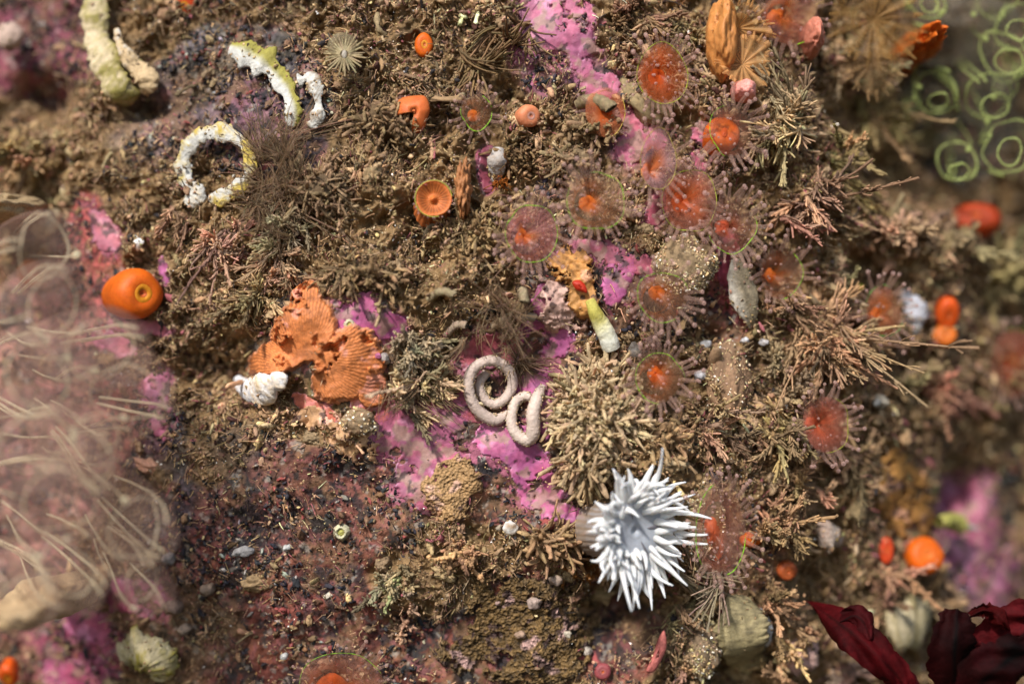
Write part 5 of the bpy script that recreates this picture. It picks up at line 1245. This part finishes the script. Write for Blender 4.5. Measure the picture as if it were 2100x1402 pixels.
bead(1528, 698, 10, (0.45, 0.43, 0.43), "white tooth at the upper right of the sandy brown sac", off=0.3)
bead(1566, 702, 10, (0.43, 0.40, 0.39), "rightmost white tooth beside the sandy brown sac", off=0.3)
bead(1436, 770, 14, (0.45, 0.43, 0.43), "white chip at the left edge of the sandy brown sac", off=0.3)
bead(790, 734, 13, (0.30, 0.26, 0.24), "grey bead with a dark mouth between the orange fan and the silty lump", off=0.25)
bead(775, 730, 8, (0.40, 0.12, 0.23), "tiny pink bead touching the grey bead by the orange fan", off=0.25)
bead(1765, 590, 10, (0.40, 0.36, 0.04), "small bright yellow speck left of the orange anemones on the right", off=0.4)
bead(1800, 826, 11, (0.40, 0.40, 0.37), "pale blurred bead in the brown growth at the right", off=0.4)
bead(2012, 835, 13, (0.36, 0.37, 0.26), "pale green white bead at the far right", off=0.4)
bead(1805, 825, 20, (0.27, 0.24, 0.19), "pale grey lump left of the blurred bead", off=0.3)
bead(582, 1345, 10, (0.49, 0.48, 0.45), "white bean shaped snail at the lower left of the big bottom anemone", off=0.2)
bead(590, 1122, 9, (0.43, 0.42, 0.40), "white snail on the red crust left of the pale little barnacle", off=0.15)
bead(500, 1130, 13, (0.32, 0.30, 0.29), "grey white curled flake in the rubble", off=0.2, asp=2.2)

def barnacle(px, py, r, label):
    b = np.array(at(px, py, 0.02)); FR = frame(normal_at(b[0], b[2])); R = r / 100
    t = thing("small_barnacle", tuple(b), label, "barnacle")
    V, F = lathe([(1.25 * R, 0), (1.05 * R, .5 * R), (.85 * R, .9 * R), (.72 * R, 1.0 * R), (.6 * R, .9 * R), (.5 * R, .6 * R)], 36, b, FR, 0.15, 4)
    V += rs(3).normal(0, R * 0.03, V.shape); MB().add(V, F, jit((0.50, 0.46, 0.30), len(V), 0.15, rs(4))).build("wall_plate", M_shell, t)
    V, F = lathe([(.52 * R, .55 * R), (.3 * R, .72 * R), (0.0, .78 * R)], 30, b, FR, 0.1, 5); MB().add(V, F, (0.40, 0.38, 0.10)).build("lid", M_shell, t)
barnacle(700, 1089, 15, "pale little barnacle with a yellow middle on the red crust")
barnacle(716, 905 - 240, 10, "small pink rimmed barnacle above the ragged pink crust")

# pale flower shaped polyp near the top
def polyp(px, py, r, label):
    b = np.array(at(px, py, 0.1)); top = np.array(at(px, py, 0.9)); FR = frame((0.05, -1, 0.05)); R = r / 100; g = rs(9)
    t = thing("flower_polyp", tuple(b), label, "polyp")
    V, F = lathe([(0.5 * R, 0), (0.55 * R, .4), (0.75 * R, .75), (0.62 * R, .82), (0.3 * R, .78), (0, .72)], 32, b, FR, 0.06, 3)
    MB().add(V, F, (0.30, 0.24, 0.14)).build("column", M_veil, t)
    V, F = blob(top, (0.14 * R, .1 * R, .24 * R), 2, 0.05); MB().add(V, F, (0.62, 0.55, 0.45)).build("mouth", M_pale, t)
    for i in range(30):
        a = i / 30 * 6.283 + g.normal(0, .04); e = math.cos(a) * FR[:, 0] + math.sin(a) * FR[:, 1]; tt = np.linspace(0, 1, 7)
        L = R * (0.95 if i % 2 else 0.75) * g.uniform(.85, 1.1)
        P = top + e * R * 0.2 + (e * L)[None] * tt[:, None] + (FR[:, 2] * L * g.uniform(.0, .3))[None] * (tt ** 2)[:, None] + np.array((0, .08, 0)) * tt[:, None]
        V, F = tubes(P, np.linspace(0.026, 0.014, 7), 6, rg=g); MB().add(V, F, jit((0.52, 0.42, 0.24), 1, .1, g)[0]).build("ray", M_pale, t)
polyp(706, 112, 40, "pale flower shaped polyp with many rays near the top left of centre")

# ---------------------------------------------------------------- sand coated sacs
def sac(px, py, rx, ry, label, color, ngrit, seed, off=0.15, dep=0.45):
    c = np.array(at(px, py, off)); g = rs(seed)
    t = thing("sandy_sac", tuple(c), label, "sea squirt", "sand coated sacs")
    V, F = blob(c, (rx / 100, dep, ry / 100), 5, 0.16, 1.6, seed, 5)
    MB().add(V, F, np.clip(np.array(color) * (1 + 0.35 * n3(V[:, 0] * 4, V[:, 1] * 4, V[:, 2] * 4, seed))[:, None], 0, .9)).build("body", M_turf, t)
    d = g.normal(size=(ngrit, 3)); d[:, 1] = -np.abs(d[:, 1]); d /= np.linalg.norm(d, axis=1, keepdims=True)
    k = n3(d[:, 0] * 2.2 + seed, d[:, 1] * 2.2, d[:, 2] * 2.2, seed) > -0.25; d = d[k]
    idx = (d @ ICO[5][0].T).argmax(1); P = V[idx] + g.normal(0, 0.015, (len(d), 3))
    s = np.exp(g.normal(-3.75, 0.4, len(d))); cc = jit((0.52, 0.38, 0.20), len(d), 0.35, g); cc[g.random(len(d)) > .9] = (0.8, 0.74, 0.62)
    m = MB(); scatter(m, crumbs1, P, np.stack([s, s * .8, s * .6], -1), cc, g)
    tag(m.build("grit", M_grain, t, smooth=False), None, None, kind="stuff")
sac(1405, 545, 64, 62, "sand coated brown ball between the orange jewel anemones and the long grey shell", (0.22, 0.15, 0.08), 1300, 3, 0.25)
sac(1490, 785, 48, 88, "tall sandy brown sac right of the lowest sharp jewel anemone", (0.27, 0.16, 0.09), 500, 5)
sac(1425, 1065, 60, 95, "glittering sandy mound behind the right tentacles of the white anemone", (0.20, 0.13, 0.06), 1700, 6, -0.05)
sac(735, 865, 34, 26, "brown gritty knob over the tan crust below the orange fan", (0.24, 0.16, 0.09), 260, 7, 0.2, 0.25)
sac(1440, 1330, 40, 60, "sand covered lump left of the large oval shell", (0.22, 0.15, 0.09), 700, 8)

# ---------------------------------------------------------------- clear squirts (see through bodies with pale lines)
def wall_h(px, py): return -at(px, py).y
def zooid(name, b0, t0, R, label, line, body, group, seed, lr=0.05, few=False):
    g = rs(seed); b0, t0 = np.array(b0), np.array(t0); ax = t0 - b0; L = np.linalg.norm(ax); ax /= L; FR = frame(ax, (0.3, 0, 1)); ex, ey, ez = FR.T
    an = g.uniform(0, 6.28); ex, ey = ex * math.cos(an) + ey * math.sin(an), -ex * math.sin(an) + ey * math.cos(an)
    FRr = np.array([ex, ey, ez]).T
    t = thing(name, tuple(b0), label, "sea squirt", group)
    prof = [(0.25, 0), (0.42, .12), (0.62, .28), (0.85, .48), (1.0, .68), (0.98, .82), (0.80, .93), (0.52, 1.0), (0.40, 1.04), (0.36, 1.02), (0.30, 0.96)]
    if few: prof = prof[:7] + [(0.55, 0.99), (0.25, 1.02), (0.0, 1.03)] + [(0.0, 1.03)]
    V, F = lathe([(p[0] * R, p[1] * L) for p in prof], 40, b0, FRr, 0.14, seed)
    MB().add(V, F, body).build("tunic", M_glass, t)
    def rad(u): return np.interp(u, [p[1] for p in prof[:9]], [p[0] for p in prof[:9]]) * R * 0.86
    def ring(u, rr, tilt, nm, lw=1.0, c=line):
        a = np.linspace(0, 2 * math.pi, 50); 
        w1 = 1 + 0.16 * n2(np.cos(a) * 1.4 + g.uniform(0, 9), np.sin(a) * 1.4, seed); ti2 = g.normal(0, 0.35); asp_ = g.uniform(0.75, 1.2)
        P = b0 + ez * u * L + (np.cos(a) * rr * w1)[:, None] * ex + (np.sin(a) * rr * w1 * asp_)[:, None] * ey + ((np.cos(a) * tilt + np.sin(a) * ti2) * rr)[:, None] * ez
        V, F = tubes(P, np.full(50, lr * lw) * (1 + .45 * n2(np.cos(a) * 2 + seed, np.sin(a) * 2, seed)), 8, ref=ez, cap=False); MB().add(V, F, c).build(nm, M_line, t)
    (None if few else ring(1.02, 0.40 * R, 0.1, "siphon_ring", 1.0))
    ring(0.84, 0.62 * R if few else 0.80 * R, 0.35, "gill_band", 0.6 if few else 1.0)
    def line_(aa, u0, u1, nm, lw=1.0, dr=1.0):
        u = np.linspace(u0, u1, 24); r_ = np.array([rad(v) for v in u]) * dr
        aa = aa + (0.10 if few else 0.35) * n2(u * 3 + seed, u * 0, seed + int(u0 * 9))
        P = b0 + ez * (u * L)[:, None] + (r_ * np.cos(aa))[:, None] * ex + (r_ * np.sin(aa))[:, None] * ey
        V, F = tubes(P, np.full(24, lr * lw), 8, rg=g); MB().add(V, F, line).build(nm, M_line, t); return P
    line_(0.0, .25, .92, "body_line", 1.15); line_(0.28, .25, .9, "body_line", 1.15); P = line_(3.1, .2, .86, "body_line", 0.9)
    V, F = blob(P[-1], (lr * 2.2,) * 3, 2, 0.3, 1.5, seed); MB().add(V, F, np.clip(np.array(line) * 1.35, 0, .9)).build("pale_knot", M_line, t)
    if few:
        for q_ in range(2): line_(g.uniform(0, 6.28), g.uniform(.1, .4), g.uniform(.7, .97), "body_line", g.uniform(.6, 1.1))
        return t
    # side opening
    a = np.linspace(0, 2 * math.pi, 40); c0 = b0 + ez * .80 * L + ey * R * .9
    P = c0 + (np.cos(a) * .26 * R)[:, None] * ex + (np.sin(a) * .26 * R)[:, None] * ez + (ey * .1 * R)
    V, F = tubes(P, np.full(40, lr * .9), 7, ref=ey, cap=False); MB().add(V, F, line).build("siphon_ring", M_line, t)
    return t
CRM = (0.78, 0.68, 0.47); LB = (0.50, 0.33, 0.27)
LZ = [ # base px,py,h ; top px,py,h ; radius
 ((10, 520, -1.2), (95, 495, 1.2), .75, "topmost clear squirt at the left edge beside the cream knob"),
 ((0, 650, -.8), (120, 610, 1.8), .85, "clear squirt lying left of the big orange barrel"),
 ((40, 720, -.6), (235, 705, 1.6), .85, "clear squirt reaching under the big orange barrel"),
 ((120, 800, -.8), (280, 800, 1.2), .95, "widest clear squirt beside the purple pink crust edge"),
 ((-60, 770, 0.2), (100, 760, 2.4), .9, "clear squirt with a bright knot at the left, level with the pink crust edge"),
 ((-60, 880, 0.2), (80, 900, 2.7), .9, "pale clear squirt at the middle of the left edge"),
 ((90, 900, -.6), (210, 880, 1.8), .7, "small clear squirt in the middle of the left cluster"),
 ((-40, 980, 0.4), (150, 1030, 2.6), .85, "clear squirt pointing right above the long parallel lines"),
 ((150, 960, -.6), (295, 1100, 1.6), .75, "clear squirt with two long pale lines at the right of the cluster"),
 ((20, 1050, -.2), (155, 1190, 2.2), .8, "clear squirt with thick parallel lines pointing down and right"),
 ((-60, 1100, 0.2), (50, 1250, 2.6), .75, "lowest clear squirt at the left edge"),
 ((200, 1080, -.8), (300, 1210, 1.2), .6, "slim clear squirt over the magenta crust at the bottom of the cluster"),
 ((60, 820, -.2), (190, 960, 2.3), .7, "clear squirt crossing the middle of the cluster with a small ring"),
]
for i, (b0, t0, R, lab) in enumerate(LZ):
    b0 = (b0[0], b0[1], wall_h(b0[0], b0[1]) - .1); t0 = (t0[0] + 12, t0[1] + 8, t0[2] + 2.2)
    zooid("clear_squirt", wp(*b0), wp(*t0), R * 1.05, lab, CRM, (*LB, 1.0), "cream lined clear squirts on the left", i + 1, 0.030, True)
GRN = (0.56, 0.64, 0.22); GB = (0.18, 0.17, 0.12)
RZ = [
 ((2000, 60, -4.5), (2070, 125, -2.4), .75, "green lined squirt with large double rings near the right edge"),
 ((2040, -40, -4.4), (2045, 0, -2.3), .8, "green lined squirt cut by the top edge near the corner"),
 ((2100, 20, -4.4), (2088, 60, -2.2), .6, "green lined squirt cut by the right edge below the corner"),
 ((1890, 130, -4.6), (1925, 205, -2.8), .55, "small green lined squirt under the milky lobe"),
 ((1960, 130, -4.4), (2040, 215, -2.6), .7, "green lined squirt with two stacked rings in the middle of the group"),
 ((2090, 130, -4.2), (2055, 185, -2.2), .45, "green lined squirt showing one small oval ring"),
 ((1945, 240, -4.4), (1965, 350, -2.5), .5, "lowest green lined squirt with long parallel lines"),
 ((2060, 250, -4.0), (2070, 310, -2.2), .7, "green lined squirt above the wide dark red anemone"),
 ((1880, 0, -4.4), (1905, 10, -2.6), .5, "green lined squirt at the top edge left of the milky lobe"),
 ((1860, 180, -4.6), (1868, 228, -3.0), .3, "tiny green ring of a squirt beside the brown finger tuft"),
]
for i, (b0, t0, R, lab) in enumerate(RZ):
    b0 = (b0[0], b0[1], wall_h(b0[0], b0[1]) - .1); t0 = (t0[0], t0[1], t0[2] + 0.7)
    zooid("green_lined_squirt", wp(*b0), wp(*t0), R * 0.95, lab, GRN, (*GB, 0.9), "green lined squirts at the upper right", i + 31, 0.026, i % 4 == 1)

# milky lobe, amber veils, orange translucent tubes at the upper right
def lobe(name, px, py, h, rad, color, label, cat, mat, seed, alpha=1.0, amp=0.16, rays=0, freq=1.4):
    c = np.array(wp(px, py, h)); rad = (rad[0], max(rad[1], h - wall_h(px, py) + .1), rad[2]); V, F = blob(c, rad, 5, amp, freq, seed, 4)
    if rays:
        a = np.arctan2(V[:, 2] - c[2], V[:, 0] - c[0]); st = np.sin(a * rays + 2 * n3(V[:, 0], V[:, 1], V[:, 2], seed))
        cc = np.array(color) * (1 + 0.35 * st)[:, None]; V = c + (V - c) * (1 + 0.03 * st)[:, None]
    else: cc = np.tile(color, (len(V), 1)) * (1 + 0.2 * n3(V[:, 0] * 2, V[:, 1] * 2, V[:, 2] * 2, seed))[:, None]
    cc = np.concatenate([np.clip(cc, 0, .9), np.full((len(V), 1), alpha)], 1)
    return tag(MB().add(V, F, cc).build(name, mat, origin=tuple(c)), label, cat)
lobe("milky_lobe", 1960, 55, -4.0, (1.35, .6, .85), (0.20, 0.165, 0.12), "large milky brown see through lobe among the green lined squirts", "sea squirt", M_veil, 3, 0.9)
lobe("orange_gut", 1880, 105, -2.7, (.32, .2, .3), (0.48, 0.10, 0.01), "blurred orange red smear at the left end of the milky lobe", "sea squirt", M_orange, 4, 1, .4)
def petal_anemone(px, py, h, R, color, label, npet, seed, tilt=(0.2, 0.2), asp=1.0, alpha=1.0):
    g = rs(seed); c = np.array(wp(px, py, h)); FR = frame((tilt[0], -1, -tilt[1]))
    t = thing("translucent_anemone", tuple(c + np.array((0, .8, 0))), label, "anemone", "amber translucent anemones")
    dl = max(.8, h - wall_h(px, py) + .2)
    V, F = lathe([(.3 * R, -dl), (.35 * R, -.4), (.55 * R, -.1), (.6 * R, 0), (.3 * R, -.06), (0, -.1)], 32, c, FR, .1, seed)
    MB().add(V, F, (*color, alpha)).build("column", M_veil, t)
    seg = 90; a = np.arange(seg) / seg * 2 * math.pi; rows, cols = [], []
    out_ = 1 + 0.22 * n2(np.cos(a) * 1.6 + seed, np.sin(a) * 1.6, seed) + 0.05 * np.abs(np.sin(a * npet / 2))
    fold = np.sin(a * npet * .5 + 2.5 * n2(np.cos(a) * 2, np.sin(a) * 2, seed + 1))
    for i in range(16):
        u = i / 15; rr = R * max(u, .02) * (1 + (out_ - 1) * u); h = R * (.30 * u - .12 + .35 * u * u * n2(np.cos(a) * 1.5, np.sin(a) * 1.5 + 3, seed + 2)) + .07 * R * fold * u
        rows.append(c + (np.cos(a) * rr)[:, None] * FR[:, 0] + (np.sin(a) * rr * asp)[:, None] * FR[:, 1] + h[:, None] * FR[:, 2])
        st = n2(np.cos(a) * 9, np.sin(a) * 9 + u, seed + 4)
        cols.append(np.concatenate([np.clip(np.array(color) * (1 + .35 * fold * u + .4 * st)[:, None], .01, .9), (alpha * (1.5 - .7 * u) * (1 + .35 * fold))[:, None]], 1))
    kk, j = np.meshgrid(np.arange(15), np.arange(seg), indexing='ij'); j2 = (j + 1) % seg
    F = np.stack([kk * seg + j, kk * seg + j2, (kk + 1) * seg + j2, (kk + 1) * seg + j], -1).reshape(-1, 4)
    MB().add(np.concatenate(rows), F, np.concatenate(cols)).build("crown", M_veil, t)
    for i in range(npet):
        aa = i / npet * 6.283 + g.normal(0, .08); k_ = int(aa / 6.2832 * seg) % seg; e = math.cos(aa) * FR[:, 0] + math.sin(aa) * FR[:, 1] * asp; tt = np.linspace(0, 1, 7); L = R * g.uniform(.15, .4)
        P = rows[13][k_] + (e * L)[None] * tt[:, None] + (FR[:, 2] * L * g.uniform(-.2, .8))[None] * (tt ** 2)[:, None]
        V, F = tubes(P, R * g.uniform(.05, .08) * (1.1 - .6 * tt), 7, rg=g)
        MB().add(V, F, (*np.clip(np.array(color) * g.uniform(.8, 1.4), 0, .9), alpha)).build("tentacle", M_veil, t)
petal_anemone(1795, 40, -1.0, .85, (0.34, 0.19, 0.06), "amber translucent anemone at the top right with folded rays", 26, 3, alpha=0.65)
petal_anemone(1790, 130, -1.2, .62, (0.36, 0.22, 0.10), "lower amber translucent anemone pressed against the brown tufts", 22, 4, alpha=0.6)
petal_anemone(1515, 60, -.1, .55, (0.62, 0.34, 0.12), "upper cream and orange translucent anemone at the top", 26, 5, (0.2, 0.5))
petal_anemone(1525, 130, .0, .52, (0.66, 0.36, 0.14), "lower cream and orange translucent anemone with a pink foot", 26, 6, (0.3, -0.2))
lobe("orange_sponge", 1480, 80, -.3, (.30, .3, .85), (0.44, 0.18, 0.05), "orange upright sponge ridge carrying the cream and orange anemones", "sponge", M_orange, 6, 1, .2)
lobe("pink_lump", 1525, 188, -.1, (.26, .25, .22), (0.60, 0.24, 0.20), "smooth pink lump under the cream and orange anemones", "sponge", M_orange, 7, 1, .12)
lobe("pink_lump", 1665, 80, -.9, (.22, .3, .42), (0.48, 0.17, 0.11), "dull pink upright lump left of the amber translucent anemone", "sponge", M_orange, 8, 1, .15)
lobe("orange_sponge", 950, 390, .35, (.16, .2, .55), (0.34, 0.14, 0.05), "upright furry orange brown ridge right of the open orange cup", "sponge", M_orcrust, 9, 1, .3, freq=3)
lobe("tan_lump", 105, 1225, .3, (.75, .5, .42), (0.48, 0.34, 0.18), "cream tan lump under the lowest clear squirts", "sponge", M_turf, 10, 1, .25)
lobe("tan_lump", 20, 430, -1.2, (.7, .4, .35), (0.36, 0.25, 0.13), "tan blurred ridge at the left edge above the clear squirts", "sponge", M_turf, 11, 1, .3)

# ---------------------------------------------------------------- dark red weed at the lower right
def blade(spine, widths, label, seed, color=(0.06, 0.005, 0.006), jag=0.1, thick=0.012):
    g = rs(seed); n = 46; S = spline([(*s, w) for s, w in zip(spine, widths)], n)
    P = np.array([wp(s[0], s[1], s[2]) for s in S]); w = S[:, 3] / 100
    Tn = np.gradient(P, axis=0); Tn /= np.linalg.norm(Tn, axis=1, keepdims=True)
    side = np.cross(Tn, (0, 1, 0)); side /= np.linalg.norm(side, axis=1, keepdims=True); nor = np.cross(side, Tn)
    M_ = 13; v = np.linspace(-1, 1, M_); uu = np.linspace(0, 1, n)
    el = 1 + jag * n2(uu * 13, uu * 0, seed) + jag * .7 * n2(uu * 36, uu * 0, seed + 1); er = 1 + jag * n2(uu * 13, uu * 0, seed + 2) + jag * .7 * n2(uu * 36, uu * 0, seed + 3)
    VV = []
    for sgn in (1, -1):
        ww = np.where(v[None] < 0, el[:, None], er[:, None]) * v[None] * w[:, None]
        wave = 0.12 * n2(uu[:, None] * 5 + v[None] * 1.5, v[None] * 2 + uu[:, None] * 0, seed + 7) + 0.10 * (v[None] ** 2) - 0.02 * np.exp(-(v[None] / .12) ** 2)
        edge = thick * (1 - np.abs(v[None]) ** 6) * sgn
        VV.append((P[:, None] + side[:, None] * ww[..., None] + nor[:, None] * (wave + edge)[..., None]).reshape(-1, 3))
    V = np.concatenate(VV); i, j = np.meshgrid(np.arange(n - 1), np.arange(M_ - 1), indexing='ij'); b = i * M_ + j
    F = np.stack([b, b + 1, b + M_ + 1, b + M_], -1).reshape(-1, 4); F = np.concatenate([F, F[:, ::-1] + n * M_])
    vein = np.exp(-(np.tile(v, n) / .06) ** 2); cc = np.array(color) * (1 + .9 * n3(V[:, 0] * 1.6, V[:, 1] * 1.6, V[:, 2] * 1.6, seed) - .5 * np.tile(vein, 2))[:, None]
    return tag(MB().add(V, F, np.clip(cc, .002, .9)).build("weed_blade", M_alga, origin=tuple(P[0])), label, "seaweed", "dark red weed blades at the lower right")
blade([(1655, 1232, -.8), (1700, 1262, -.2), (1750, 1300, .3), (1800, 1345, .5), (1840, 1385, .5), (1860, 1420, .4)], [4, 26, 38, 36, 30, 24], "long leaf shaped dark red blade pointing to the upper left", 1, (0.055, 0.003, 0.004))
blade([(1715, 1275, -.1), (1748, 1262, .1), (1770, 1275, .3), (1785, 1310, .4)], [6, 22, 24, 10], "small rounded dark red lobe on the back of the long leaf shaped blade", 2, (0.045, 0.004, 0.005))
blade([(1955, 1450, .2), (1955, 1390, .5), (1955, 1330, .8), (1960, 1280, .8), (1962, 1248, .7)], [30, 44, 46, 40, 26], "tall blackish red blade with a jagged top", 3, (0.018, 0.0015, 0.002), .16)
blade([(2050, 1420, .0), (2035, 1350, .2), (2060, 1290, .3), (2100, 1262, .3), (2140, 1250, .2)], [30, 52, 40, 34, 20], "brighter red blade curving to the right edge", 4, (0.055, 0.004, 0.005))
blade([(1985, 1450, .9), (2030, 1380, 1.1), (2085, 1345, 1.1), (2140, 1320, 1.0)], [40, 55, 44, 30], "blackish red blade in the bottom right corner", 5, (0.016, 0.0015, 0.002), .14)
blade([(1990, 1262, .6), (2020, 1250, .6), (2045, 1262, .5), (2070, 1290, .4)], [8, 14, 16, 6], "ragged upper fringe of weed right of the tall blade", 6, (0.03, 0.002, 0.002), .3)
blade([(1880, 1440, .2), (1845, 1390, .1), (1800, 1360, 0), (1790, 1330, 0)], [26, 26, 18, 5], "narrow dark red blade behind the long leaf at the bottom edge", 7, (0.03, 0.002, 0.003))
